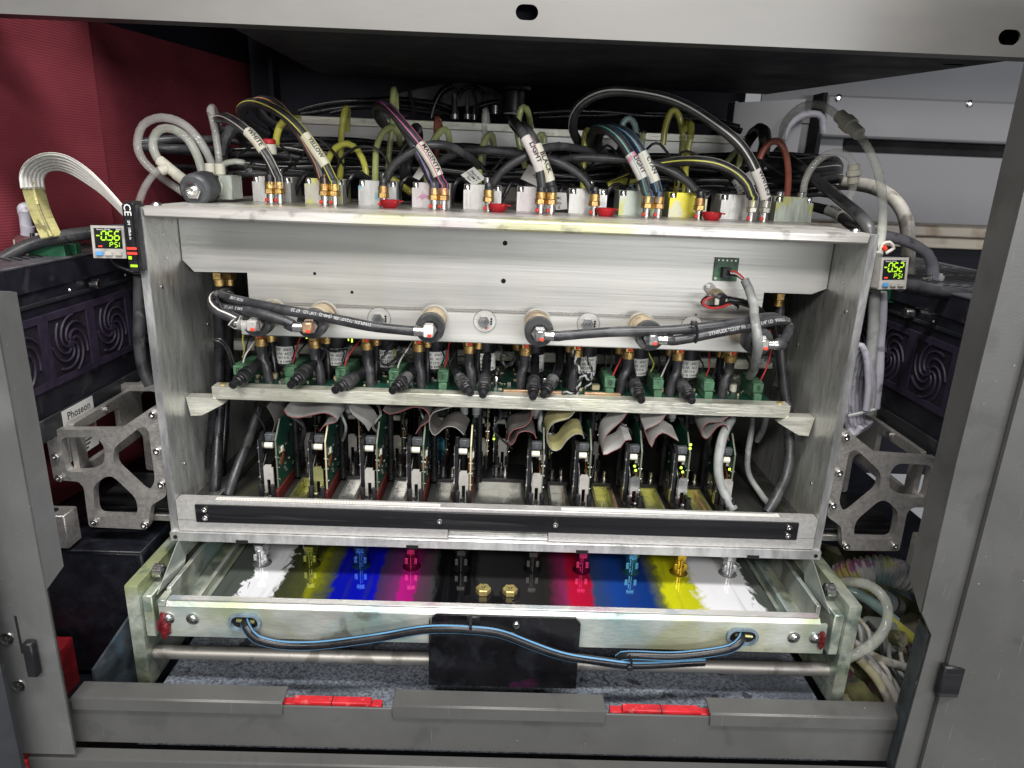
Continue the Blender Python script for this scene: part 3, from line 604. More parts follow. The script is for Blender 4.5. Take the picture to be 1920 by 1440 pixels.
G = [('clear_yellow', [(610, 330), (614, 300), (630, 277), (652, 270), (672, 283), (684, 310), (686, 330)], 'yellow green tube in a low arch right of the YELLOW sleeve', .2),
     ('clear_yellow', [(637, 345), (639, 300), (641, 250), (645, 212), (650, 204, .25), (652, 222, .27), (651, 245, .28)], 'tall yellow green tube standing behind the YELLOW sleeved hose', .23),
     ('clear_yellow', [(518, 272), (519, 255), (525, 235), (537, 226), (560, 222, .3)], 'yellow green tube rising from the red and white valve', .155),
     ('clear_green', [(726, 350), (730, 290), (735, 230), (737, 185), (739, 168, .27), (742, 190, .29), (742, 230, .3)], 'tallest yellow green tube standing left of the MAGENTA hose loop', .25),
     ('clear_green', [(703, 350), (704, 310), (707, 275), (718, 250), (734, 239), (746, 248), (750, 270, .24)], 'pale green tube arch in front of the tallest tube', .2),
     ('clear_brown', [(816, 320), (819, 270), (819, 235), (820, 222, .27), (826, 238, .29)], 'reddish brown upright tube right of the MAGENTA sleeve', .25),
     ('clear_green', [(800, 350), (802, 310), (808, 275), (822, 249), (834, 242), (842, 256), (842, 282, .24)], 'green tube arch directly left of the brown upright tube', .21),
     ('clear_grey', [(906, 310), (907, 260), (909, 218), (911, 208, .3), (914, 230, .31)], 'grey upright tube before the rear rail joint', .27),
     ('clear_green', [(897, 360), (899, 320), (904, 280), (914, 256), (922, 256), (928, 285, .24)], 'green tube arch behind the white paper tag', .2),
     ('clear_green', [(985, 315), (976, 280), (970, 245), (974, 212), (982, 201), (991, 210), (995, 240, .28)], 'grey green tube loop below the black motor knob', .24),
     ('clear_green', [(1008, 275), (1011, 256), (1018, 252), (1021, 268)], 'small dark green tube end above the BLACK sleeve', .25),
     ('clear_yellow', [(1093, 372), (1094, 330), (1095, 290), (1096, 256), (1101, 245), (1105, 258, .25), (1104, 275, .26)], 'yellow green upright tube left of the teal striped hose loop', .2),
     ('clear_teal', [(1163, 245), (1170, 228), (1180, 222), (1190, 234), (1191, 270), (1186, 310), (1182, 350)], 'teal tube loop behind the CYAN sleeved hose', .24),
     ('clear_green', [(1196, 320), (1201, 285), (1205, 256), (1207, 250, .28)], 'short olive tube tip right of the teal tube loop', .25),
     ('clear_yellow', [(1243, 272), (1247, 240), (1255, 215), (1264, 206), (1273, 215), (1279, 250), (1277, 300), (1270, 345), (1262, 375)], 'bright yellow tall tube loop behind the yellow stained block', .23),
     ('clear_yellow', [(1284, 375), (1285, 330), (1289, 290), (1294, 255), (1295, 234), (1289, 228, .24), (1284, 245, .25)], 'pale yellow tube loop right of the bright yellow loop', .2),
     ('clear_green', [(1381, 335), (1386, 305), (1392, 278), (1394, 264, .26)], 'short pale green tube leaning behind the paper tagged hose', .22),
     ('clear_green', [(1362, 305), (1374, 290), (1385, 280)], 'stubby brown green tube by the end of the rear rail', .29),
     ('clear_brown', [(1475, 372), (1478, 335), (1476, 300), (1468, 275), (1456, 264), (1442, 268), (1430, 284), (1424, 298)], 'reddish brown tube arch on the right end block', .175)]
for mt_, pts, lab, Y in G: clear(lab, pts, mt_, .0039, Y)
t_, P_ = clear('clear tube arch with white coupling on the right end block', [(1505, 372), (1510, 340), (1525, 310), (1550, 290), (1578, 286), (1596, 298), (1602, 318), (1601, 340), (1597, 360), (1585, 388), (1562, 416)], 'clear', .0043, .175)
def coupling(a, b, t, r=.0085):
    d = (b-a)
    part('coupling', MB().cyl(a, a+d*.3, r*.8, 14, ch=.0008).cyl(a+d*.3, a+d*.62, r, 14, ch=.001).cyl(a+d*.62, b, r*.78, 14, ch=.0008), 'ivory', t)
coupling(at(1601, 308, .175), at(1600, 345, .175), t_)
t_, P_ = clear('long clear tube arching high over the right corner of carriage', [(1465, 275, .3), (1468, 245, .28), (1480, 218, .26), (1505, 200, .24), (1535, 197, .22), (1562, 210, .2), (1590, 232, .18), (1615, 258, .16), (1636, 295, .14), (1650, 340, .12), (1656, 385, .10), (1652, 440, .08), (1646, 480, .06)], 'clear_grey', .0048)
coupling(at(1573, 216, .195), at(1612, 252, .165), t_, .0095)
# ------------------------------------------------------------------ valve blocks on the top plate
def make_block(mat):
    mb = MB(); w, d, h = .043, .042, .0275
    mb.prism([(-w/2, 0), (w/2, 0), (w/2, h-.006), (w/2-.0075, h-.006), (w/2-.0075, h), (-w/2+.0075, h), (-w/2+.0075, h-.006), (-w/2, h-.006)], .0075, lambda a, b, hh: (a, hh, b))
    mb.bx(-w/2, w/2, .0076, d, 0, h, .0006)
    return mb.mesh('block_body')
BLK = [(511, 'block_metal', 'plain white aluminium block under the WHITE sleeved hose'), (608, 'block_yel_touch', 'aluminium block with pale yellow ink stains by the YELLOW hose'),
       (708, 'block_cyan', 'aluminium block with cyan ink stains behind the first red cap'), (808, 'block_pink', 'aluminium block tinted faint pink under the MAGENTA hose'),
       (904, 'block_metal', 'clean aluminium block behind the second red cap and paper tag'), (1004, 'block_pink', 'aluminium block with magenta specks under LIGHT and BLACK sleeves'),
       (1102, 'block_metal', 'clean aluminium block behind the third red cap'), (1196, 'block_green', 'greenish aluminium block streaked yellow under the CYAN hose'),
       (1290, 'block_yellow', 'aluminium block heavily stained bright yellow'), (1387, 'block_metal', 'grey aluminium block under the paper tag and WHITE-3 hose'),
       (1490, 'block_green', 'greenish grey aluminium block at the right end carrying two tubes')]
BM = {}
for u, mt_, lab in BLK:
    x = at(u, 385, .152).x; t = thing('valve_block', lab, 'valve block', (x, .152, .3473), 'aluminium valve blocks on the top plate')
    if mt_ not in BM: BM[mt_] = make_block(mt_)
    part('body', BM[mt_], mt_, t, local=True)
    for s in (-1, 1):
        part('cap_screw', MB().lathe([(.0036, .0216), (.0036, .0262), (.0030, .0270), (.0016, .0270), (.0016, .0255)], (s*.0172, .0035, 0), (0, 0, 1), 14), 'steel', t, local=True)
    if u != 1490: part('rear_nipple', MB().cyl((.004, .020, .0275), (.004, .020, .036), .0042, 12, ch=.0006), 'steel', t, local=True)
    else:
        part('rear_nipple', MB().cyl((-.012, .018, .0275), (-.012, .018, .033), .0052, 14, ch=.0006).cyl((.013, .018, .0275), (.013, .018, .033), .0052, 14, ch=.0006), 'steel', t, local=True)
    # small hook of signal cable behind each block
    hk = [Vector((x+.020, .175, .352)), Vector((x+.026, .170, .372)), Vector((x+.036, .175, .381)), Vector((x+.046, .185, .372)), Vector((x+.048, .19, .35))]
    if u < 1450: hose('signal_cable', 'thin dark cable hoop right of the %s aluminium block' % ORD[[b_[0] for b_ in BLK].index(u)], 'cable', [v+Vector((random.uniform(-.002, .002), 0, random.uniform(-.004, .004))) for v in hk], .0026, 'hose_dark', group='cable hoops between the valve blocks', n=8)
# red caps lying in front of the blocks
cap_mb = MB().lathe([(.0065, 0), (.0098, .003), (.0108, .0084), (.0102, .0090), (.0088, .0086), (.0070, .0040)], (0, 0, 0), (0, 0, 1), 28)
cap_me = cap_mb.mesh('cap_cup')
for u, w in ((731, 'cyan stained'), (933, 'paper tagged'), (1135, 'clean middle'), (1335, 'bright yellow')):
    x = at(u, 400, .118).x; t = thing('red_cap', 'small red plastic cap lying before the %s block' % w, 'cap', (x, .118, .3472), 'red plastic caps on the top plate')
    part('cup', cap_me, 'red_plastic', t, local=True)
    part('tab', MB().box((.0118, .001, .0075), (.006, .005, .0016), .0006), 'red_plastic', t, local=True)
for k in range(11):
    u = 470+k*92; v = 300+(u-960)*.03
    pts = [(u-30, v+random.uniform(20, 45), .20), (u-10+random.uniform(-15, 15), v+random.uniform(-30, 10), .19), (u+25, v-random.uniform(5, 40), .185), (u+60, v+random.uniform(-15, 20), .19), (u+85, v+random.uniform(15, 45), .2)]
    hose('signal_wire', 'thin black wire arching behind the valve blocks, %s from left' % ORD[k], 'wire', px(pts, .19), .0016, 'hose_dark', group='thin wires behind the valve blocks', n=6)
# paper tags
def papertag(label, quad, Y, lines, dy=.004):
    c = [at(u, v, Y+dy*k) for k, (u, v) in enumerate(quad)]; t = thing('paper_tag', label, 'tag', c[3], 'paper tags hanging on the hoses')
    nn = (c[1]-c[0]).cross(c[3]-c[0]).normalized()
    if nn.y > 0: nn = -nn
    part('sheet', MB().prism([(0, 0), (1, 0), (1, 1), (0, 1)], .0005, lambda a, b, h: c[0].lerp(c[1], a).lerp(c[3].lerp(c[2], a), b)-nn*h), 'paper_white', t)
    for k, (tx, fx, fy, sz) in enumerate(lines):
        ex = (c[1]-c[0]).normalized(); ey = (c[0]-c[3]).normalized(); o = c[0].lerp(c[1], fx).lerp(c[3].lerp(c[2], fx), fy)
        part('printed_lettering', text_mesh(tx, sz, lambda x, y: o+ex*x+ey*y+nn*.0004), 'ink_print', t)
papertag('white paper tag with small print on the green arch tube', [(888, 313), (910, 335), (888, 349), (864, 328)], .165, [('Part No.', .55, .3, .0048), ('ODM 5  P', .6, .55, .0048), ('Rev 11', .6, .8, .0042)])
papertag('blank torn white tag behind the LIGHT sleeved hose', [(992, 308), (1022, 332), (1008, 350), (976, 335)], .16, [('Pa  G', .7, .4, .005)])
papertag('white paper tag fixed under the WHITE-3 sleeve', [(1372, 340), (1408, 320), (1418, 345), (1386, 364)], .15, [('A 120', .25, .35, .005), ('Cx Inc.', .3, .58, .0048), ('Rev 000', .4, .82, .0045)])
papertag('small folded tag hanging left of the MAGENTA hose', [(795, 300), (806, 312), (786, 338), (774, 332)], .16, [('Part', .5, .4, .0045)])
papertag('small white tag standing right of the magenta specked block', [(1040, 361), (1062, 362), (1064, 392), (1042, 394)], .152, [('MC', .3, .3, .0045), ('EO', .3, .6, .0045), ('Z', .3, .85, .0045)])
# ------------------------------------------------------------------ left solenoid lying on the plate corner
f0 = at(363, 357, .075); d = Vector((.16, .95, .02)).normalized(); d = (at(430, 338, .15)-f0).normalized()
t = thing('corner_solenoid', 'large black solenoid with hex nut lying at the left plate corner', 'valve', f0)
part('black_can', MB().lathe([(.0135, 0), (.0160, .002), (.0165, .004), (.0165, .026), (.0150, .0275)], f0, d, 36), 'dial_grey', t)
part('hex_nut', MB().hexa(f0-d*.004, f0+d*.0005, .0092), 'steel', t)
part('stud', MB().lathe([(.0045, 0), (.0045, .004), (.0025, .0045), (.0025, .001)], f0-d*.0041, -d, 16), 'steel', t)
part('flange', MB().cyl(f0+d*.0276, f0+d*.033, .0150, 24), 'steel', t)
part('sticker', MB().tube([f0+d*(.006+.002*k)+Vector((0, 0, 0)) for k in range(8)], .01672, 30), 'dial_grey', t)
part('foot_block', MB().box(f0+d*.048+Vector((.004, 0, -.003)), (.036, .030, .0255), .0008), 'block_green', t)
for du in (-.006, .005): part('nipple', MB().cyl(f0+d*.048+Vector((du, 0, .010)), f0+d*.048+Vector((du, 0, .021)), .0052, 14), 'ivory', t)
def twisted(label, pts, r=.0011, tw=.0015, pitch=.012, cols=('hose_dark', 'hose'), group='twisted wire pairs', Y=.1):
    P = smooth(px(pts, Y), .0025); fr = frames(P); t = thing('twisted_wire', label, 'wire', P[0], group)
    L = 0; A = [[], []]
    for k, (c, tt, nn, bb) in enumerate(fr):
        if k: L += (P[k]-P[k-1]).length
        a = L/pitch*2*math.pi
        for j in (0, 1): A[j].append(c+(nn*math.cos(a+j*math.pi)+bb*math.sin(a+j*math.pi))*tw)
    for j in (0, 1): part('strand', MB().tube(A[j], r, 6), cols[j], t)
twisted('twisted dark wires over the left corner solenoid', [(365, 322), (385, 333), (410, 334), (440, 328), (465, 315), (475, 305)], .0013, .0016, Y=.14)
clear('thin grey tube hooping over the left corner solenoid', [(395, 345), (402, 322), (425, 305), (455, 305), (468, 318, .2)], 'clear_grey', .003, .14)
# ------------------------------------------------------------------ rear rail, behind the blocks
rr = thing('rear_rail', 'long aluminium extrusion rail behind the hoses', 'rail', (0, .42, .40))
a = at(560, 224, .42); b = at(1400, 262, .42)
part('upper_left_rail', MB().bx(a.x, .020, .42, .455, .4462, .4575, .0008), 'alu_bar', rr)
part('lower_left_rail', MB().bx(a.x, .022, .405, .4195, .4245, .4455, .0008), 'alu_face', rr)
part('upper_right_rail', MB().bx(.0225, b.x, .42, .455, .4425, .4535, .0008), 'alu_bar', rr)
part('lower_right_rail', MB().bx(.0240, b.x, .405, .4195, .4215, .4418, .0008), 'alu_face', rr)
part('shelf', MB().bx(a.x, b.x+.05, .372, .404, .4105, .4170, .0008), 'alu_textured', rr)
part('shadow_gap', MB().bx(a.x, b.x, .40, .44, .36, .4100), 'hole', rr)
part('standoff', MB().bx(b.x+.036, b.x+.044, .37, .378, .35, .397, .001), 'alu_cast', rr)
part('mounting_beam', MB().bx(a.x-.02, b.x+.03, .445, .50, .33, .42), 'black_dusty', rr)
part('saddle_plate', MB().bx(-.05, .09, .33, .34, .335, .385, .001), 'alu_cast', rr)
# horizontal hose bundle
bund = [(262, .31), (272, .30), (283, .285), (294, .28), (304, .27), (312, .265), (320, .255), (330, .25), (268, .33), (290, .30), (300, .295), (325, .28)]
for k, (v, Y) in enumerate(bund):
    pts = []
    for u in range(430 if k % 3 else 300, 1571, 95):
        pts.append((u, v+15+(u-950)*.036+random.uniform(-6, 6), Y+random.uniform(-.006, .006)))
    hose('bundle_hose', '%s black hose counted from the top of the sideways bundle' % ORD[sorted(bund).index((v, Y))], 'hose', px(pts, Y), .0036, 'hose' if k % 2 else 'hose_dark', [(-.3, .0010, 'stripe_white')] if k in (2, 5, 9) else (), 'black hoses in the sideways bundle',
         ticks=[('WALL 1.2     67-1/4     REV 2', .0055, .3+.05*k, False)] if k in (4, 7, 11) else None)
# velcro straps round the bundle
for u, w in ((438, 'left'), (772, 'middle'), (1172, 'right of centre'), (1408, 'right')):
    c = at(u, 300, .27); t = thing('strap', 'black strap loop around the hose bundle, %s one' % w, 'strap', c, 'straps round the hose bundle')
    ring = [c+Vector((.006*math.sin(a*.524), -.046*math.cos(a*.524)*.9, .034*math.sin(a*.524)+.004)) for a in range(13)]
    part('band', MB().tube(ring, .0075, 8), 'black_dusty', t)
    part('pale_edge', MB().strip(ring, .0075, 1.2, .003), 'hose_grey', t)
# coil of tubing on the right end of the bundle
for k in range(5):
    pts = [(1440, 300+k*9, .27), (1490, 303+k*9, .25), (1535, 298+k*10, .25), (1566, 300+k*8, .26), (1572, 318+k*4, .29), (1545, 330+k*3, .31)]
    hose('coiled_hose', '%s black ribbed hose from top turning back at the bundle end' % ORD[k], 'hose', px(pts, .26), .0050, 'hose', [(-.4, .0012, 'stripe_white')] if k % 2 == 0 else (), 'hoses turning back at the right bundle end')
for k, (pts, lab) in enumerate([([(265, 268, .2), (330, 262, .22), (430, 262, .28)], 'upper'), ([(265, 275, .2), (330, 280, .21), (430, 282, .27)], 'lower')]):
    hose('side_hose', 'black hose poking left from the bundle end, %s one' % lab, 'hose', px(pts, .2), .0055, 'hose', (), 'hose ends poking left from bundle')
clear('white tube stub slanting behind the LIGHT teal striped hose', [(1140, 350), (1180, 338), (1230, 330)], 'clear_yellow', .0048, .21)
clear('short yellow tube lying behind the cyan stained block', [(735, 335), (755, 350), (772, 362)], 'clear_yellow', .0042, .21)
# rear items above the rail: motor knob, looms, flat cable
mk = thing('flanged_motor', 'black flanged motor knob standing on the rear rail', 'motor', at(962, 216, .44))
q = at(962, 217, .44)
part('scale_ring', MB().cyl(q, q+Vector((0, 0, .005)), .0175, 24), 'chip', mk)
part('spindle', MB().cyl(q+Vector((0, 0, .0052)), q+Vector((0, 0, .034)), .0165, 24, ch=.001), 'black_plastic', mk)
part('flange', MB().cyl(q+Vector((0, 0, .0342)), q+Vector((0, 0, .0405)), .026, 28, ch=.001), 'black_plastic', mk)
part('dial_marks', MB().grid([[q+Vector((.0177*math.sin(a), -.0177*math.cos(a), z)) for a in (-.9, -.6, -.3, 0, .3, .6, .9)] for z in (.0018, .0026)]), 'white_print', mk)
part('oiler_cup', MB().cyl(q+Vector((-.027, -.004, 0)), q+Vector((-.027, -.004, .014)), .006, 14, ch=.001), 'steel_dark', mk)
for k, (u, v0, v1, r) in enumerate(((852, 222, 175, .0045), (876, 222, 185, .0035), (889, 223, 200, .002))):
    a = at(u, v0, .45); b = at(u, v1, .45)
    t = thing('sensor_post', ['thick dark post left of the black motor knob', 'dark threaded post beside the motor knob', 'short thin copper post near the motor knob'][k], 'post', a)
    part('rod', MB().cyl(a, b, r, 12, ch=.0004), 'black_dusty', t); part('foot', MB().cyl(a-Vector((0, 0, .001)), a+Vector((0, 0, .006)), r*1.6, 12), 'steel_dark', t)
def ribbon(name, label, pts, wv, mat, edge=None, cat='ribbon cable', group=None, th=.0009, cores=0, Y=.07):
    P = smooth(px(pts, Y), .004); wv = Vector(wv); fr = frames(P); t = thing(name, label, cat, P[0], group)
    mb = MB(); R = []
    for c, tt, nn, bb in fr:
        m = tt.cross(wv).normalized()*th*.5; R.append([c+m, c+m+wv, c-m+wv, c-m, c+m])
    mb.grid(R); part('flat_band', mb, mat, t)
    if edge: part('edge_core', MB().tube([p-wv*.012 for p in P], .0005, 5), edge, t)
    for k in range(cores):
        part('core_groove', MB().tube([p+wv*((k+.7)/(cores+.4)) for p in P], .0005, 5), 'ribbon_line', t)
    return t
ribbon('flat_cable', 'pale flat cable rising in an arc behind the rear rail', [(700, 190, .5), (760, 172, .5), (820, 160, .5), (870, 156, .5), (915, 165, .5), (945, 182, .5)], (.01, .03, -.03), 'hose_grey', group='rear cables', Y=.5, cores=3)
for k, (pts, r, lab) in enumerate([([(560, 208), (600, 196), (660, 190), (740, 187), (820, 195), (860, 212)], .0045, 'upper black loom cable arching over the left rear rail'),
                                   ([(565, 214), (640, 203), (720, 197), (800, 203), (850, 217)], .004, 'lower black loom cable lying over the left rear rail'),
                                   ([(620, 212), (680, 200), (760, 205), (830, 214)], .0035, 'thin black cable over the left rear rail'),
                                   ([(808, 222), (815, 195), (830, 170), (850, 160)], .005, 'dark hose rising steeply left of the sensor posts'),
                                   ([(858, 185), (868, 168), (885, 162), (903, 172), (911, 195), (912, 222)], .0032, 'thin grey cable hooped above the sensor posts'),
                                   ([(880, 225), (890, 205), (910, 195), (935, 192)], .0045, 'black curved lead running into the motor knob'),
                                   ([(1000, 212), (1100, 208), (1200, 216), (1300, 222), (1385, 240)], .006, 'thick black cable lying behind the right rear rail'),
                                   ([(1010, 220), (1120, 216), (1240, 212), (1330, 225), (1390, 246)], .005, 'second black cable lying behind the right rear rail')]):
    hose('loom_cable', lab, 'cable', px(pts, .47), r, 'hose_dark', group='rear cables')
for u in (770, 890):
    a = at(u, 180, .455); t = thing('cable_tie', 'black cable tie standing up from the rear loom, %s one' % ('left' if u < 800 else 'right'), 'cable tie', at(u, 215, .455), 'cable ties on the rear loom')
    part('loop', MB().tube(smooth(px([(u+6, 214), (u+3, 195), (u-2, 176), (u-3, 165)], .455)), .003, 6), 'black_plastic', t)
# thick hoses falling over the right corner
hose('thick_hose', 'thick black hose slanting down to the right plate corner', 'hose', px([(1480, 298, .24), (1510, 322, .2), (1548, 352, .15), (1585, 382, .1), (1612, 405, .07), (1630, 432, .05), (1634, 470, .05)], .1), .0062, 'hose', (), 'thick hoses at right plate corner', ticks=[('1/4" I.D.  12 BAR', .006, .55, False)])
hose('thick_hose', 'black hose with white sleeve reading VACUUM at right corner', 'hose', px([(1500, 382, .22), (1540, 391, .19), (1570, 402, .16), (1595, 420, .12), (1612, 428, .1), (1628, 436, .08)], .1), .0058, 'hose', (), 'thick hoses at right plate corner', sleeve=(.32, .58, 'VACUUM', 'paper_white', .006))
hose('braided_hose', 'cream braided hose bending down behind the right gauge', 'hose', px([(1560, 345, .3), (1600, 345, .28), (1640, 352, .26), (1675, 372, .24), (1697, 410, .22), (1703, 460, .2), (1702, 500, .19), (1700, 540, .19)], .2), .0085, 'cable_white')
hose('grey_cable', 'grey cable curving down into the plug on the right lamp', 'cable', px([(1640, 440, .14), (1680, 447, .14), (1712, 457, .14), (1738, 475, .14), (1748, 500, .14), (1749, 525, .14)], .14), .0062, 'cable_grey')
hose('lavender_cable', 'pale lavender cable arching through the grey bracket hole', 'cable', px([(1468, 262), (1480, 235), (1500, 218), (1525, 213), (1541, 220), (1544, 250)], .6), .006, 'cable_grey')
# ================================================================== pressure gauges
SEG = {'0': 'abcdef', '5': 'afgcd', '6': 'afgcde', '2': 'abged', 'P': 'abfge', 'S': 'afgcd', '1': 'ef'}
def seven(mb, ch, ox, oz, w, h, th, fn, sl=.12):
    P = {'a': (0, h, w, h), 'g': (0, h/2, w, h/2), 'd': (0, 0, w, 0), 'f': (0, h/2, 0, h), 'e': (0, 0, 0, h/2), 'b': (w, h/2, w, h), 'c': (w, 0, w, h/2)}
    for s in SEG[ch]:
        x0, z0, x1, z1 = P[s]
        if x0 == x1: q = [(x0-th/2, z0+th*.45), (x0+th/2, z0+th*.45), (x0+th/2, z1-th*.45), (x0-th/2, z1-th*.45)]
        else: q = [(x0+th*.45, z0-th/2), (x1-th*.45, z0-th/2), (x1-th*.45, z0+th/2), (x0+th*.45, z0+th/2)]
        mb.quad(*[fn(ox+a+b*sl, oz+b) for a, b in q])
def gauge(label, u0, v0, u1, v1, digits, yaw, tilt):
    a = at(u0, v0, -.004); b = at(u1, v1, -.004); c = (a+b)/2; w = .0300
    t = thing('pressure_gauge', label, 'pressure gauge', c, 'digital pressure gauges')
    R_ = Matrix.Rotation(yaw, 3, 'Z') @ Matrix.Rotation(tilt, 3, 'X') @ Matrix.Rotation(-.015, 3, 'Y')
    X = R_ @ Vector((1, 0, 0)); Z = R_ @ Vector((0, 0, 1)); Yv = R_ @ Vector((0, 1, 0))
    def q(x, z, y=0): return c+X*x+Z*z+Yv*y
    m4 = Matrix.Translation(c) @ R_.to_4x4()
    part('case', MB().box((0, .0135, 0), (w, .024, w), .0016, m4, 2), 'case_grey', t)
    part('bezel', MB().prism([(-.0150, -.0150), (.0150, -.0150), (.0150, .0150), (-.0150, .0150)], .0022, lambda a, b, h: q(a, b, .0008+h), [[(-.0126, -.0062), (.0126, -.0062), (.0126, .0126), (-.0126, .0126)]]), 'case_grey', t)
    sc = part('screen', MB().quad(q(-.0127, -.0063, .0014), q(.0127, -.0063, .0014), q(.0127, .0127, .0014), q(-.0127, .0127, .0014)), 'screen', t)
    mb = MB(); f2 = lambda x, z: q(x, z, .0011); th = .00115
    mb.quad(f2(-.0108, .0052), f2(-.0078, .0052), f2(-.0078, .0063), f2(-.0108, .0063))
    for k, ch in enumerate(digits): seven(mb, ch, -.0066+k*.0060, .0018, .0042, .0080, th, f2)
    mb.quad(f2(-.0017, .0014), f2(-.0007, .0014), f2(-.0007, .0024), f2(-.0017, .0024))
    for k, ch in enumerate('PS1'): seven(mb, ch, .0006+k*.0043, -.0046, .0026, .0044, .0008, f2)
    part('green_digits', mb, 'lcd_green', sc)
    part('red_indicator', MB().quad(f2(-.0098, -.0047), f2(-.0062, -.0047), f2(-.0062, -.0034), f2(-.0098, -.0034)), 'lcd_red', sc)
    part('brand_lettering', text_mesh('Panasonic  DP-100', .0016, lambda x, y: f2(x-.0040, y+.0114)), 'white_print', sc)
    part('mode_box', MB().quad(f2(.0075, .0108), f2(.0118, .0108), f2(.0118, .0122), f2(.0075, .0122)), 'case_grey', sc)
    for k, mt_ in enumerate(('button_blue', 'button_grey', 'button_grey')):
        part('button', MB().box((-.0088+k*.0086, -.0002, -.0108), (.0066, .002, .0042), .0007, m4, 2), mt_, t)
    part('rear_port', MB().cyl(q(.006, 0, .0256), q(.006, 0, .034), .004, 12), 'black_plastic', t)
    return t, q
gauge('square pressure gauge with green digits reading -0.56 left of carriage', 172, 425, 233, 482, '056', .05, -.10)
t_, q_ = gauge('square pressure gauge with green digits reading -0.52 right of carriage', 1648, 482, 1706, 543, '052', .20, -.12)
# fibre sensor amplifier clipped to the left plate
t = thing('sensor_amplifier', 'slim black sensor amplifier with red and green lights on the left plate edge', 'sensor', at(246, 520, -.012))
a = at(238, 378, -.012); b = at(252, 515, -.012); zx = (b-a); n = 12
ctr = lambda s: a.lerp(b, s)
part('housing', MB().box((a+b)/2+Vector((0, .012, 0)), (.0125, .024, (a.z-b.z)), .003, None, 2), 'black_plastic', t)
cc = (a+b)/2; fr_ = cc.y-.0004
for tx, z, sz, mt_ in (('CE', .026, .0090, 'white_print'), ('SM  131', .011, .0034, 'white_print'), ('Made in', .004, .003, 'white_print')):
    part('printed_lettering', text_mesh(tx, sz, lambda x, y: (cc.x+y*1.0, fr_, cc.z+z-x)), mt_, t)
part('red_digits', MB().quad(*[(cc.x+dx, fr_, cc.z-.010+dz) for dx, dz in ((-.0045, 0), (.0045, 0), (.0045, .0022), (-.0045, .0022))]).quad(*[(cc.x+dx, fr_, cc.z-.0145+dz) for dx, dz in ((-.0045, 0), (.0045, 0), (.0045, .0022), (-.0045, .0022))]), 'lcd_red', t)
part('green_light', MB().quad(*[(cc.x+dx, fr_, cc.z-.026+dz) for dx, dz in ((-.003, 0), (.0035, 0), (.0035, .0022), (-.003, .0022))]).quad(*[(cc.x+dx, fr_, cc.z-.019+dz) for dx, dz in ((-.004, 0), (-.001, 0), (-.001, .003), (-.004, .003))]), 'lcd_green', t)
hose('black_lead', 'black lead drooping under the left gauge', 'cable', px([(205, 482, .01), (212, 492, .012), (225, 500, .016), (250, 510, .02)], .01), .0022, 'hose_dark')
hose('mesh_sleeve', 'black braided sleeve hanging behind the left plate edge', 'sleeve', px([(262, 520, .02), (262, 580, .02), (262, 640, .02), (268, 690, .02), (282, 722, .02)], .02), .006, 'black_dusty')

# ================================================================== UV lamp units left and right
def lamp(s, label):
    t = thing('curing_lamp', label, 'lamp unit', (s*.53, .1, .1), 'curing lamps beside the carriage')
    X = lambda d: s*(.460+d)          # d outward
    part('case', MB().bx(X(.0), X(.17), -.075, .40, .112, .283, .002), 'lamp_case', t)
    part('upper_band', MB().bx(X(-.003), X(-.0003), -.075, .40, .262, .2855, .0008), 'lamp_case', t)
    part('lower_band', MB().bx(X(-.003), X(-.0003), -.075, .40, .1125, .136, .0008), 'cab_dark', t)
    tpp = part('top_plate', MB().bx(X(-.004), X(.17), -.078, .402, .2858, .2885, .0008), 'lamp_top', t)
    mb = MB(); d = .018
    while d < .15:
        y = -.06+(d*31 % .01)
        while y < .38:
            if int(y*1000) % 90 > 10: mb.quad((X(d), y, .2889), (X(d+.0042), y+.003, .2889), (X(d+.0042), y+.0085, .2889), (X(d), y+.0055, .2889))
            y += .0105
        d += .0066
    part('perforation', mb, 'hole', tpp, kind='stuff')
    # grille with fan swirls: frame, sunk panels, spiral ribs
    y0 = -.03; pw = .0800
    for k in range(5):
        yc = y0-.02+pw*k+.02
        zc = .2000; gr = part('grille_panel', MB().bx(X(-.0012), X(-.0002), yc-.034, yc+.034, zc-.031, zc+.031), 'lamp_pit', t)
        mb = MB()
        for j in range(7):
            a0 = j*2*math.pi/7; P = []
            for i in range(15):
                r = .005+.0255*(i/14)**.85; a = a0+s*2.3*(i/14); P.append(Vector((X(-.0022), yc+r*math.cos(a), zc+r*math.sin(a))))
            mb.tube(P, .0014, 5)
        mb.cyl((X(-.001), yc, zc), (X(-.0035), yc, zc), .004, 12)
        part('fan_swirl', mb, 'lamp_grille', gr)
        part('grille_frame', MB().prism([(yc-.0398, zc-.037), (yc+.0398, zc-.037), (yc+.0398, zc+.037), (yc-.0398, zc+.037)], .0026, lambda a, b, h: (X(-.0003-h), a, b), [[(yc-.033, zc-.030), (yc+.033, zc-.030), (yc+.033, zc+.030), (yc-.033, zc+.030)]]), 'lamp_grille', t)
    part('case_rib', MB().bx(X(-.002), X(-.0002), -.075, .40, .2465, .2505, .0004), 'cab_dark', t)
    for y in (.02, .20):
        part('thumb_screw', MB().lathe([(.0058, 0), (.0058, .008), (.005, .009), (.002, .0085)], (X(-.003), y+.08, .255), (-s, 0, 0), 16), 'steel', t)
    for y in (.03, .14): part('small_screw', MB().lathe([(.0022, 0), (.0012, .0014)], (X(-.003), y+.03, .2545), (-s, 0, 0), 10), 'steel', t)
    return t
tl = lamp(-1, 'dark purple curing lamp box with fan swirl grille left of carriage')
tr = lamp(1, 'dark purple curing lamp box with fan swirl grille right of carriage')
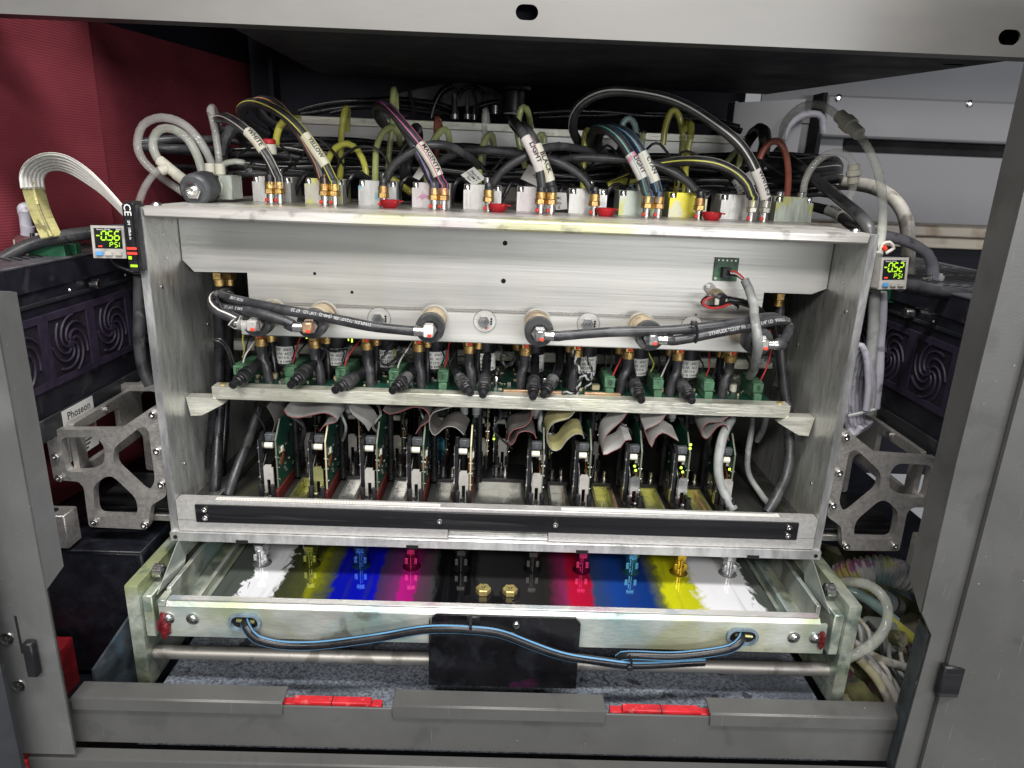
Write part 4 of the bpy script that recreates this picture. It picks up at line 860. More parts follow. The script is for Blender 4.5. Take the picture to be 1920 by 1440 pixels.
# label plate on left lamp
lb = part('label_plate', MB().prism([(.015, .078), (.070, .078), (.070, .135), (.015, .135)], .0006, lambda a, b, h: (-.4566+h, a, b)), 'paper_white', tl)
part('printed_lettering', text_mesh('Phoseon', .012, lambda x, y: (-.4558, .043+x, .127+y)), 'ink_print', lb)
part('warning_band', MB().bx(-.4558, -.4555, .025, .066, .100, .109), 'stripe_orange', lb)
part('warning_lettering', text_mesh('WARNING', .007, lambda x, y: (-.4553, .045+x, .1045+y)), 'ink_print', lb)
for k in range(4): part('text_line', MB().bx(-.4558, -.4555, .026, .062-.004*k, .094-.0042*k, .0955-.0042*k), 'ink_print', lb)
part('certification_mark', text_mesh('CE', .007, lambda x, y: (-.4555, .04+x, .0815+y)), 'ink_print', lb)
# cast brackets holding the lamps
def pxz(L): return [(at(u, v, .004).x, at(u, v, .004).z) for u, v in L]
AO = pxz([(84, 806), (222, 806), (286, 763), (300, 770), (312, 930), (283, 948), (279, 978), (276, 993), (167, 988), (163, 960), (157, 914), (147, 903), (101, 900)])
AH = [pxz([(113, 820), (182, 820), (196, 838), (196, 868), (168, 885), (124, 885)]), pxz([(213, 840), (263, 800), (278, 803), (291, 903), (278, 923), (268, 923), (213, 872)]),
      pxz([(174, 912), (196, 894), (212, 893), (255, 934), (259, 958), (251, 969), (183, 967), (177, 955)])]
def rnd(lp, r=.004, n=4):
    out = []
    for i in range(len(lp)):
        p0 = Vector(lp[i-1]).to_2d() if False else Vector((*lp[i-1], 0)); p1 = Vector((*lp[i], 0)); p2 = Vector((*lp[(i+1) % len(lp)], 0))
        a = p1+(p0-p1).normalized()*min(r, (p0-p1).length*.4); b = p1+(p2-p1).normalized()*min(r, (p2-p1).length*.4)
        for k in range(n+1):
            t = k/n; v = a*(1-t)**2+p1*2*t*(1-t)+b*t*t; out.append((v.x, v.y))
    return out
for s, w in ((-1, 'left'), (1, 'right')):
    for k, (y, dz, ww) in enumerate(((.004, 0, 'front'), (.130, .010, 'rear'))):
        t = thing('lamp_bracket', 'cast aluminium skeleton bracket, %s one on the %s side' % (ww, w), 'bracket', (s*.41, y, .01+dz), 'cast brackets between lamps and carriage')
        part('web', MB().prism(rnd([(a*-s, b+dz) for a, b in AO], .004), .010, lambda a, b, h: (a, y+h, b), [rnd([(a*-s, b+dz) for a, b in hl], .007) for hl in AH]), 'alu_cast', t)
        if k == 0:
            for x, z in ((.4615, .113), (.4615, .090), (.4615, .066), (.4320, .016), (.3790, .014), (.3560, .140), (.3560, .100), (.3560, .062)):
                sc = part('socket_screw', MB().lathe([(.0038, 0), (.0038, .003), (.0032, .0036), (.0018, .0036), (.0018, .002)], (s*x, y-.0002, z), (0, -1, 0), 14), 'steel', t)
    t = thing('lamp_beam', 'ribbed aluminium beam running back along the %s lamp' % w, 'beam', (s*.455, .07, .09))
    part('beam_web', MB().prism(rnd([(.014, .060), (.118, .060), (.30, .062), (.30, .125), (.014, .1225)], .003), .006, lambda a, b, h: (s*(.4515-h), a, b), [rnd([(.030, .072), (.10, .072), (.10, .112), (.030, .112)], .006), rnd([(.15, .074), (.26, .074), (.26, .112), (.15, .112)], .006)]), 'alu_cast', t)
    part('beam_screw', MB().lathe([(.004, 0), (.004, .003), (.002, .003)], (s*.4454, .075, .118), (-s, 0, 0), 14), 'steel', t)
    t = thing('foot_block', 'square steel block below the %s cast bracket' % w, 'block', (s*.472, -.005, -.01))
    part('body', MB().bx(s*.448, s*.485, -.020, .003, -.004, .034, .001), 'alu_cast', t); part('top_recess', MB().cyl((s*.466, -.008, .034), (s*.466, -.008, .0344), .005, 14), 'hole', t)
    t = thing('lamp_window', 'dark glassy plate inside the %s cast bracket' % w, 'plate', (s*.40, .09, .0))
    part('pane', MB().box((s*.405, .07, .020), (.09, .09, .006), .001), 'black_anod', t); part('rim', MB().box((s*.405, .07, .012), (.094, .094, .008), .001), 'alu_cast', t)
    t = thing('inner_clamp', 'pale metal clamp block behind the %s cast bracket' % w, 'block', (s*.375, .06, .05))
    part('body', MB().bx(s*.352, s*.372, .05, .085, .045, .075, .001), 'alu_cast', t); part('screw', MB().cyl((s*.362, .0498, .06), (s*.362, .047, .06), .005, 14, ch=.0005), 'steel', t)
# connectors and boards on top of the lamps
def dsub(s, label, u, v0, v1, Y):
    a = at(u, v1, Y); b = at(u, v0, Y); t = thing('plug_connector', label, 'connector', a)
    H = (b-a).length
    part('shell', MB().box((a+b)/2, (.020, .012, H*.62), .0025, None, 2).box(a+(b-a)*.12, (.013, .010, H*.26), .001), 'steel', t)
    part('latch', MB().box(a+(b-a)*.52+Vector((-.011, 0, 0)), (.004, .006, H*.35), .001), 'case_grey', t)
    part('strain_relief', MB().cyl(a+(b-a)*.80, a+(b-a)*1.02, .0065, 14), 'cable_grey', t)
dsub(-1, 'metal shelled plug standing on the left lamp', 52, 425, 505, .08)
dsub(1, 'metal shelled plug standing on the right lamp', 1748, 498, 572, .14)
hose('grey_cable', 'grey cable rising from the plug on the left lamp', 'cable', px([(50, 430), (47, 405), (44, 393), (52, 392, .1), (58, 410, .11)], .08), .006, 'cable_grey')
def pcbblock(label, u, v, Y, w, hh, nb):
    c = at(u, v, Y); t = thing('terminal_board', label, 'circuit board', c)
    part('board', MB().box(c, (w*1.1, .05, .002), .0004), 'pcb', t)
    for k in range(2): part('terminal_strip', MB().box(c+Vector((0, -.014+k*.02, hh*.5+.0012)), (w, .010, hh), .0008), 'terminal_dark', t)
    for k in range(nb): part('wire_end', MB().cyl(c+Vector((-w/2+w*(k+.5)/nb, -.014, hh+.001)), c+Vector((-w/2+w*(k+.5)/nb, -.012, hh+.012)), .0018, 8), ('hose_dark', 'cable_white')[k % 2], t)
pcbblock('dark green terminal board on top of the left lamp', 112, 497, .085, .038, .022, 7)
pcbblock('green terminal board behind the right gauge on lamp', 1668, 560, .17, .05, .016, 6)
def ribbon2(name, label, A, B_, mat, cores):
    A = smooth(px(A, .1), .004); B_ = smooth(px(B_, .1), .004); n = 48; t = thing(name, label, 'ribbon cable', A[-1])
    a_ = [A[int(i*(len(A)-1)/n)] for i in range(n+1)]; b_ = [B_[int(i*(len(B_)-1)/n)] for i in range(n+1)]; th = Vector((0, .0006, -.0008))
    part('flat_band', MB().grid([[p, q, q+th, p+th, p] for p, q in zip(a_, b_)]), mat, t)
    for k in range(cores):
        f = (k+.5)/cores; part('core_ridge', MB().tube([p.lerp(q, f)-th*.3 for p, q in zip(a_, b_)], .0016, 6), mat, t)
ribbon2('flat_cable', 'wide pale grey flat cable curving over above the lamp', [(38, 352, .03), (36, 325, .03), (50, 302, .03), (82, 287, .03), (120, 290, .03), (160, 313, .03), (200, 352, .03), (240, 398, .03)],
        [(84, 352, .06), (82, 334, .065), (90, 322, .07), (108, 319, .07), (132, 326, .065), (165, 346, .06), (200, 372, .055), (240, 412, .05)], 'flat_white', 6)
ribbon2('aged_flat_cable', 'yellowed flat cable end dropping onto the lamp board', [(38, 338, .032), (44, 365, .034), (56, 400, .037), (76, 446, .04)], [(82, 345, .062), (88, 372, .062), (98, 402, .06), (116, 440, .06)], 'flat_aged', 1)
hose('black_cable', 'thick black cable crossing from left frame edge to gauge', 'cable', px([(-30, 508, .04), (20, 478, .05), (70, 455, .06), (130, 441, .065), (200, 434, .07), (240, 432, .08)], .06), .0068, 'hose')
hose('black_cable', 'thick black cable leaving the right gauge to the right', 'cable', px([(1690, 535, .03), (1740, 545, .04), (1800, 552, .05), (1860, 560, .06)], .05), .0068, 'hose')
# cable loom hanging beside the right plate
hose('grey_loom', 'tall grey sleeved cable hanging beside the right plate', 'cable', px([(1640, 545, .02), (1638, 600, .02), (1634, 660, .02), (1632, 715, .02), (1630, 750, .02), (1628, 775, .02)], .02), .0056, 'hose_grey')
hose('grey_loom', 'second grey cable hanging close right of the sleeved cable', 'cable', px([(1652, 548, .03), (1652, 600, .03), (1648, 660, .03), (1644, 720, .03), (1640, 765, .03)], .03), .0055, 'cable_grey')
for k in range(6):
    cu, cv, hw, hh = 1606+4.5*k, 730+2*k, 22-2.6*k, 84-5*k
    pts = [(cu+hw*math.cos(a*.5236+1)+(cv+hh*math.sin(a*.5236+1)-728)*-.05, cv+hh*math.sin(a*.5236+1), .012+.004*k+.006*math.sin(a*.5236)) for a in range(12)]
    hose('cable_coil', '%s lavender grey turn of the cable coil beside the right lamp' % ['outermost', 'second outer', 'third outer', 'fourth outer', 'fifth outer', 'innermost'][k], 'cable', px(pts, .02), .0033, 'cable_grey', group='turns of the hanging cable coil')
t = thing('cable_tie', 'grey cable tie pinching the hanging cable coil', 'cable tie', at(1620, 775, .015)); part('band', MB().tube(smooth(px([(1590, 780, .012), (1615, 774, .010), (1640, 768, .014)], .01)), .0016, 6), 'hose_grey', t)
hose('white_wires', 'thin pale wires tangled above the right gauge', 'wire', px([(1650, 470, .03), (1655, 458, .03), (1668, 455, .03), (1675, 466, .03), (1660, 475, .03)], .03), .0018, 'cable_white')
part('red_tip', MB().cyl(at(1656, 462, .029), at(1660, 468, .029), .0025, 8), 'red_paint', bpy.data.objects['white_wires'])
# ================================================================== hoses along the manifold
def mh(label, k, pts, ticks=None, stripes=(), Y=.02):
    return hose('manifold_hose', label, 'hose', [SOL[k], SOL[k]+Vector((-.006 if k < 3 else .006, 0, 0))]+px(pts, Y), .0050, 'hose', stripes, 'black hoses across the manifold bar', ticks=ticks)
mh('striped black hose bending back at far left of manifold', 0, [(445, 600, -.008), (415, 588, -.004), (399, 573, .005), (400, 559, .02), (415, 552, .04), (430, 556, .06), (440, 570, .09)], stripes=[(-.5, .0013, 'stripe_white'), (.6, .0013, 'stripe_white')])
mh('black hose from second solenoid looping to the left end', 1, [(548, 607, -.01), (520, 598, -.008), (480, 587, -.004), (440, 580, .005), (412, 574, .02), (406, 562, .04), (420, 556, .06)], ticks=[('540-2  1/4" I.D.', .0052, .5, False)])
mh('long printed black hose across the left half of manifold', 2, [(755, 619, -.01), (700, 612, -.010), (640, 601, -.010), (580, 589, -.008), (520, 578, -.004), (470, 569, .002), (430, 560, .012), (415, 553, .03), (425, 548, .06)], ticks=[('SYNFLEX  "1210"  FR  (540-2)  1/4" I.D.  67 25', .0056, .33, False), ('FOR USE', .0052, .72, False)])
mh('long plain black hose across the right half of manifold', 3, [(1060, 628, -.008), (1110, 625, -.008), (1170, 622, -.008), (1230, 620, -.007), (1290, 617, -.006), (1350, 610, -.003), (1400, 601, .004), (1440, 596, .02), (1462, 600, .04), (1466, 620, .07)])
mh('printed black hose from fifth solenoid bending back at right', 4, [(1262, 638, -.008), (1300, 633, -.008), (1350, 623, -.006), (1400, 613, -.002), (1445, 603, .006), (1470, 602, .015), (1476, 615, .03), (1472, 640, .05)], ticks=[('SYNFLEX "1210" FR (540-2) 1/4" I.D  WALL 1.2', .0062, .48, False)])
mh('short black hose turning back from far right solenoid', 5, [(1455, 645, -.004), (1472, 635, .004), (1480, 615, .015), (1468, 603, .04)])
t = thing('cable_tie', 'black cable tie joining two hoses on the right manifold', 'cable tie', at(1305, 618, -.015)); part('band', MB().tube(smooth(px([(1298, 604, -.012), (1306, 612, -.017), (1307, 632, -.017), (1304, 642, -.012)], .0)), .0014, 6), 'black_plastic', t); part('head', MB().box(at(1301, 606, -.016), (.006, .005, .0045), .0008), 'black_plastic', t)
t = thing('cable_tie', 'black cable tie at the left bend of the manifold hoses', 'cable tie', at(430, 560, .0)); part('band', MB().tube(smooth(px([(404, 556, .01), (412, 570, -.006), (420, 590, -.006)], .0)), .0014, 6), 'black_plastic', t); part('head', MB().box(at(404, 556, .006), (.006, .005, .005), .0008), 'black_plastic', t)
# small green board with cable, and the round connector on the fascia
t = thing('sensor_board', 'small bright green circuit board screwed to the fascia', 'circuit board', at(1361, 505, .068))
c = at(1361, 505, .0690)
part('board', MB().box(c, (.0255, .0016, .0245), .0002), 'terminal_green', t)
part('header', MB().box(c+Vector((-.001, -.0045, -.003)), (.009, .008, .011), .0006), 'chip', t)
for k in range(5): part('solder_pad', MB().cyl(c+Vector((-.009+.0045*k, -.0009, .0095)), c+Vector((-.009+.0045*k, -.0014, .0095)), .0010, 8), 'solder', t)
part('corner_screw', MB().cyl(c+Vector((-.0105, -.0009, -.0095)), c+Vector((-.0105, -.002, -.0095)), .0016, 10), 'steel', t)
for k, mt_ in enumerate(('stripe_red', 'stripe_white', 'hose_dark')):
    hose('sensor_wire', ['red', 'white', 'black'][k]+' wire from the small green board', 'wire', px([(1370, 508+k*4, .055), (1382, 511+k*3, .050), (1392, 520+k*2, .046), (1400, 532, .045)], .05), .0011, mt_, group='wires of the small green board', n=6)
hose('grey_cable', 'grey cable hanging from the small green board over solenoid', 'cable', px([(1396, 525, .046), (1404, 542, .04), (1412, 570, .028), (1416, 600, -.02), (1419, 625, -.028), (1420, 650, -.02), (1418, 675, .01), (1412, 695, .05), (1405, 706, .08)], .03), .0046, 'hose_grey')
t = thing('round_connector', 'round metal connector with flange on the fascia', 'connector', at(1340, 550, .068)); c = at(1340, 553, .0695)
part('flange', MB().prism(rnd([(-.014, .008), (-.006, .0145), (.014, -.006), (.006, -.0135)], .004), .002, lambda a, b, h: c+Vector((a, -h, b))), 'case_grey', t)
part('barrel', MB().lathe([(.0082, .002), (.0082, .014), (.007, .015)], c, (.1, -1, -.15), 18), 'valve_body', t)
part('plug', MB().lathe([(.0078, .0152), (.0078, .021), (.006, .0225)], c, (.1, -1, -.15), 18), 'black_plastic', t)
for dx in (-.0055, .0055): part('spade_tab', MB().box(c+Vector((dx+.002, -.0215, -.0035)), (.0045, .003, .007), .0006), 'ivory', t)
part('flange_screw', MB().cyl(c+Vector((-.009, -.002, .0095)), c+Vector((-.009, -.0035, .0095)), .0024, 12), 'steel', t)
hose('connector_lead', 'red lead looped under the round connector', 'wire', px([(1334, 556), (1322, 562), (1318, 570), (1330, 578), (1350, 577), (1368, 570), (1382, 565)], .045), .0014, 'stripe_red', n=6)
hose('connector_lead', 'black lead looped over the round connector', 'wire', px([(1338, 553), (1325, 556), (1316, 566, .05), (1325, 574, .055), (1345, 572, .05), (1368, 567), (1384, 575), (1380, 580)], .045), .0014, 'hose_dark', n=6)
hose('heat_shrink', 'black heat shrink sleeve slanting right from the round connector', 'sleeve', px([(1365, 562), (1390, 566), (1415, 575, .05), (1432, 588, .06), (1440, 600, .08)], .045), .0036, 'hose_dark')

# ================================================================== drop hoses under the manifold in brass nuts
PAIR = [(490, 508), (590, 612), (688, 705), (785, 801), (880, 896), (985, 972), (1081, 1069), (1178, 1163), (1272, 1258), (1370, 1353)]
BOT = [(505, 519), (603, 618), (696, 706), (790, 801), (884, 896), (975, 990), (1072, 1062), (1162, 1172), (1255, 1247), (1352, 1345)]
for k, ((a, b), (c_, d_)) in enumerate(zip(PAIR, BOT)):
    for j, (u, w, Y, v) in enumerate(((a, c_, .078, 648+k*3.0), (b, d_, .100, 640+k*3.0))):
        tp_ = at(u, v-5, Y); tp_.z = .2135; bt = at(w, 722+k*3.1+(6 if j else 0), Y-.003)
        pth = [tp_-Vector((0, 0, .014)), tp_-Vector((0, 0, .03)), tp_.lerp(bt, .6), bt, bt-Vector((0, 0, .012))]
        bt.z = max(bt.z, .158)
        t, P = hose('drop_hose', 'black %s hose of the %s pair from left under the manifold' % (('front', 'rear')[j], ORD[k]), 'hose', pth, (.0053 if j == 0 else .0048), 'hose' if j == 0 else 'hose_dark', (), 'black hose pairs dropping from the manifold', n=10)
        e = tp_
        part('brass_nut', MB().hexa(e-Vector((0, 0, .0005)), e-Vector((0, 0, .008)), .0072).cyl(e-Vector((0, 0, .0082)), e-Vector((0, 0, .016)), .0068, 16), 'brass', t)
        if k not in (1,): part('thread_paint', MB().box(e+Vector((.001, -.0066, -.004)), (.005, .003, .0055), .001), 'red_paint', t)
# labelled sensor cylinders between the pairs
for k, u in enumerate((537, 632, 727, 816, 909, 1000, 1098, 1195, 1290)):
    c = at(u, 655+k*2.6, .108); t = thing('pressure_sensor', 'black sensor cylinder with white printed label, %s from left' % ORD[k], 'sensor', c, 'labelled sensor cylinders behind the hoses')
    c.z = .178
    part('body', MB().lathe([(.0105, -.012), (.0125, -.010), (.0125, .032), (.009, .034)], c, (0, 0, 1), 22), 'black_plastic', t)
    lb = part('label_wrap', MB().lathe([(.0127, -.006), (.0127, .014)], c, (0, 0, 1), 26), 'paper_white', t)
    for i, tx in enumerate(('Sensors & Con', '0-5120', 'CW  W T', 'ORIF  .012')):
        part('printed_lettering', text_mesh(tx, .0043, lambda x, y: (c.x+.0129*math.sin(-x/.0129), c.y-.0129*math.cos(-x/.0129), c.z-.0035+.0048*i-y)), 'ink_print', lb)
    part('tip', MB().cyl(c-Vector((0, 0, .0122)), c-Vector((0, 0, .016)), .004, 10), 'black_plastic', t)
# ================================================================== long control board behind the cross bar
cb = thing('control_board', 'long dark green circuit board lying behind the cross bar', 'circuit board', (0, .12, .153))
part('board', MB().bx(-.300, .300, .0645, .176, .1545, .1562), 'pcb', cb)
mb = MB(); mb2 = MB(); mb3 = MB()
for k in range(420):
    x = random.uniform(-.295, .295); y = random.uniform(.068, .17); w = random.choice((.0018, .0025, .004)); hh = random.choice((.001, .0016, .003))
    (mb, mb2, mb3)[k % 3].bx(x, x+w, y, y+w*.7, .1563, .1563+hh)
part('black_components', mb, 'chip', cb, kind='stuff'); part('tinned_components', mb2, 'solder', cb, kind='stuff'); part('tan_components', mb3, 'component_tan', cb, kind='stuff')
for u in (500, 600, 660, 690, 770, 930, 1022, 1195, 1285, 1380, 868):
    c = at(u, 716+(u-960)*.03, .09); part('capacitor', MB().lathe([(.0042, 0), (.0042, .008), (.0036, .009)], (c.x, .10, .1564), (0, 0, 1), 14), 'steel' if u % 20 else 'ivory', cb)
for k in range(8):
    x = -.26+k*.073; part('inductor', MB().box((x, .088, .1595), (.009, .008, .0062), .0008), 'component_tan', cb)
part('brass_strip', MB().bx(.0, .065, .0645, .068, .1563, .1600, .0004).bx(.09, .13, .0645, .068, .1563, .1600, .0004), 'copper_bar', cb)
# upright driver boards with lit diodes behind
db = thing('driver_board', 'dark upright boards with small lit green diodes behind the hoses', 'circuit board', (0, .24, .17))
part('board', MB().bx(-.31, .31, .24, .2425, .176, .236), 'chip', db)
mb = MB()
for u, v in ((653, 637), (660, 637), (673, 663), (680, 664), (648, 660), (660, 640), (778, 673), (790, 700), (842, 703), (783, 702), (924, 673), (928, 673), (957, 675), (1034, 677), (1040, 677), (1120, 680), (1127, 680), (1200, 684), (1206, 684), (1282, 686), (1287, 686), (1302, 660), (1306, 660), (575, 633), (735, 664), (742, 665), (690, 637), (1245, 697), (1110, 713), (1183, 712), (1190, 720), (990, 710)):
    c = at(u, v, .238); mb.box(c, (.0019, .0012, .0026), .0003)
part('lit_diodes', mb, 'led_green', db, kind='stuff')
# ------------------------------------------------------------------ green terminal blocks with numbers
def term():
    lo = MB().bx(-.0045, .0045, 0, .046, 0, .0085, .0006)
    hi = MB().bx(-.0058, .0058, .002, .046, .0087, .0200, .0008)
    rb = MB()
    for k in range(9): rb.bx(-.0052, .0052, .0045+.0045*k, .0075+.0045*k, .0201, .0214, .0003)
    return lo.mesh('lower_header'), hi.mesh('upper_plug'), rb.mesh('clamp_row')
TM = term()
TERM = [(445, 700, '0'), (541, 703, ''), (637, 706, '2'), (737, 710, '2'), (830, 722, '1'), (1143, 733, '0'), (1233, 741, ''), (1328, 744, ''), (1420, 748, '8')]
WIRE = [('stripe_white', 'hose_dark', 'stripe_yellow'), ('hose_dark', 'stripe_red', 'hose_dark'), ('stripe_red', 'hose', 'hose_dark')]
for k, (u, v, nb) in enumerate(TERM):
    c = at(u, v, .066); x = c.x
    lab = ('green terminal block numbered %s, %s from left behind the cross bar' % (nb, ORD[k])) if nb else 'green unnumbered terminal block, %s from left behind the cross bar' % ORD[k]
    t = thing('terminal_block', lab, 'terminal block', (x, .0650, .1564), 'green terminal blocks on the control board')
    t.rotation_euler = (0, 0, (-.18 if k < 4 else 0))
    for nm, me_ in zip(('lower_header', 'upper_plug', 'clamp_row'), TM): part(nm, me_, 'terminal_green', t, local=True)
    if nb: part('number_mark', text_mesh(nb, .0085, lambda xx, y: (xx, .0016, .0145+y)), 'ink_print', t, local=True)
    for j in range(3):
        m_ = WIRE[k % 3][j]; x0 = x+.004-.004*j; yb = .075+.010*j
        hose('terminal_wire', 'thin %s %s wire rising from the %s green terminal block' % (('front', 'middle', 'rear')[j], {'stripe_white': 'white', 'hose_dark': 'black', 'stripe_yellow': 'yellow', 'stripe_red': 'red', 'hose': 'dark grey'}[m_], ORD[k]), 'wire',
             [Vector((x0, yb, .178)), Vector((x0+.003, yb, .187)), Vector((x0+.010-.006*j, yb+.01, .198)), Vector((x0+.018-.010*j, yb+.03, .212)), Vector((x0+.022, yb+.05, .225))], .0009, m_, group='thin wires of the terminal blocks', n=6, step=.004)
# ------------------------------------------------------------------ black quick couplers resting over the cross bar
QC = [((434, 724), (497, 672)), ((543, 724), (600, 672)), ((626, 733), (692, 690)), ((734, 734), (785, 688)), ((883, 738), (848, 690)), ((905, 742), (912, 690)), ((999, 746), (1003, 692)), ((1018, 742), (1050, 690)), ((1203, 752), (1183, 700)), ((1298, 753), (1270, 706))]
for k, ((u, v), (u2, v2)) in enumerate(QC):
    a = at(u, v, .030); b = at(u2, v2, .085); d = (b-a).normalized()
    t = thing('hose_coupler', 'black quick coupler plug lying over the cross bar, %s from left' % ORD[k], 'coupler', a, 'black couplers resting on the cross bar')
    part('tip', MB().lathe([(.0018, .0005), (.0020, 0), (.0040, .0005), (.0044, .002), (.0044, .0045), (.0034, .0055), (.0034, .0085)], a, d, 16), 'black_plastic', t)
    part('ring', MB().lathe([(.0048, .0087), (.0060, .010), (.0060, .0125), (.0050, .0135), (.0058, .0145), (.0058, .0165)], a, d, 18), 'black_plastic', t)
    part('hex_collar', MB().cyl(a+d*.0167, a+d*.026, .0078, 6, ch=.0006).cyl(a+d*.0262, a+d*.036, .0070, 12, ch=.0006), 'black_dusty', t)
    part('hose_tail', MB().tube(smooth([a+d*.036, a+d*.05, b+Vector((0, .01, .008)), b+Vector((0, .03, .03))]), .0052, 10), 'hose_dark', t)
# wire tangles
twisted('twisted grey wires knotted in front of the seventh hose pair', [(1075, 655), (1080, 680), (1090, 700), (1108, 712), (1108, 700), (1092, 705), (1085, 722), (1080, 740), (1065, 747), (1055, 738), (1075, 735)], .0011, .0014, cols=('hose_grey', 'hose_dark'), Y=.06)
twisted('twisted grey wires hanging right of the wire knot', [(1098, 668), (1108, 690), (1112, 705), (1106, 718), (1100, 726)], .0010, .0013, cols=('hose_grey', 'hose_dark'), Y=.075)
twisted('twisted black wires looping between the third and fourth pairs', [(735, 640), (722, 665), (712, 680), (728, 684), (745, 668), (748, 650), (755, 662), (770, 680)], .0011, .0014, Y=.08)
twisted('twisted black wires looping left of the sixth hose pair', [(935, 648), (945, 662), (965, 668), (955, 685), (942, 680), (940, 665)], .0011, .0014, Y=.085)
twisted('twisted black wires draped over the second hose pair', [(590, 635), (600, 650), (620, 658), (645, 655), (660, 645)], .0010, .0013, Y=.08)
for k, (pts, lab) in enumerate([([(398, 640), (410, 640), (425, 655), (436, 690)], 'outer'), ([(402, 636), (416, 637), (430, 655), (441, 688)], 'inner')]):
    hose('loop_wire', 'thin black wire arching from side plate to first terminal, %s one' % lab, 'wire', px(pts, .07), .0013, 'hose_dark', n=6)
# side hoses inside the carriage
for lab, pts, r, m_ in [('black upright hose inside the left wall, front one', [(411, 525, .09), (411, 600, .09), (412, 700, .09), (410, 800, .08), (405, 880, .06), (403, 925, .05)], .0062, 'hose_dark'),
                        ('black upright hose inside the left wall, rear one', [(432, 525, .11), (431, 600, .12), (428, 700, .13), (420, 800, .12), (412, 930, .09)], .0055, 'hose_dark'),
                        ('glossy black hose slanting across the left floor', [(487, 765, .12), (470, 815, .1), (452, 860, .08), (437, 900, .06), (428, 928, .05)], .0056, 'hose'),
                        ('dark hose lying low behind the left side bracket', [(402, 765, .08), (397, 820, .08), (392, 875, .08)], .0056, 'hose_dark'),
                        ('long grey hose bending low in front of the last print head', [(1372, 785, .07), (1356, 815, .05), (1348, 850, .04), (1348, 890, .035), (1358, 925, .03), (1375, 955, .024)], .0052, 'hose_grey'),
                        ('black hose curving down the right wall onto the floor', [(1462, 560, .12), (1462, 640, .11), (1468, 700, .1), (1478, 790, .085), (1481, 840, .07), (1474, 890, .055), (1455, 935, .035), (1438, 962, .025)], .0060, 'hose'),
                        ('thin grey cable with pale sleeve on the right floor', [(1412, 765, .13), (1409, 800, .13), (1402, 850, .12), (1405, 890, .1), (1425, 925, .08), (1450, 955, .05)], .0036, 'hose_grey'),
                        ('grey cable bent behind the far right terminal block', [(1437, 680, .13), (1448, 672, .13), (1458, 690, .13), (1455, 725, .12)], .004, 'hose_grey'),
                        ('grey cable stub below the right end of cross bar', [(1437, 775, .11), (1432, 800, .12), (1420, 825, .14)], .004, 'hose_grey')]:
    hose('inner_hose', lab, 'hose', px(pts, .1), r, m_, group='loose hoses inside the carriage')
for u, Y in ((411, .09), (430, .11)):
    c = at(u, 516, Y); t = thing('brass_union', 'brass union below the %s end of fascia, %s one' % ('left', 'front' if u < 420 else 'rear'), 'fitting', c)
    part('hex', MB().hexa(c+Vector((0, 0, .004)), c-Vector((0, 0, .004)), .0078), 'brass', t); part('neck', MB().cyl(c-Vector((0, 0, .0042)), c-Vector((0, 0, .011)), .0066, 14), 'brass', t); part('top', MB().cyl(c+Vector((0, 0, .0042)), c+Vector((0, 0, .012)), .005, 12), 'steel', t)
c = at(1460, 555, .11); t = thing('brass_union', 'brass union below the right end of fascia', 'fitting', c)
part('hex', MB().hexa(c+Vector((0, 0, .004)), c-Vector((0, 0, .004)), .0078), 'brass', t); part('neck', MB().cyl(c-Vector((0, 0, .0042)), c-Vector((0, 0, .011)), .0066, 14), 'brass', t)
t = thing('floor_connector', 'small green connector on the right floor of carriage', 'connector', at(1412, 962, .03)); c = at(1412, 955, .03); c.z = .030
part('plug', MB().box(c, (.009, .008, .012), .0006), 'terminal_green', t); part('socket', MB().box(c+Vector((-.011, .002, -.002)), (.012, .008, .007), .0006), 'terminal_green', t)

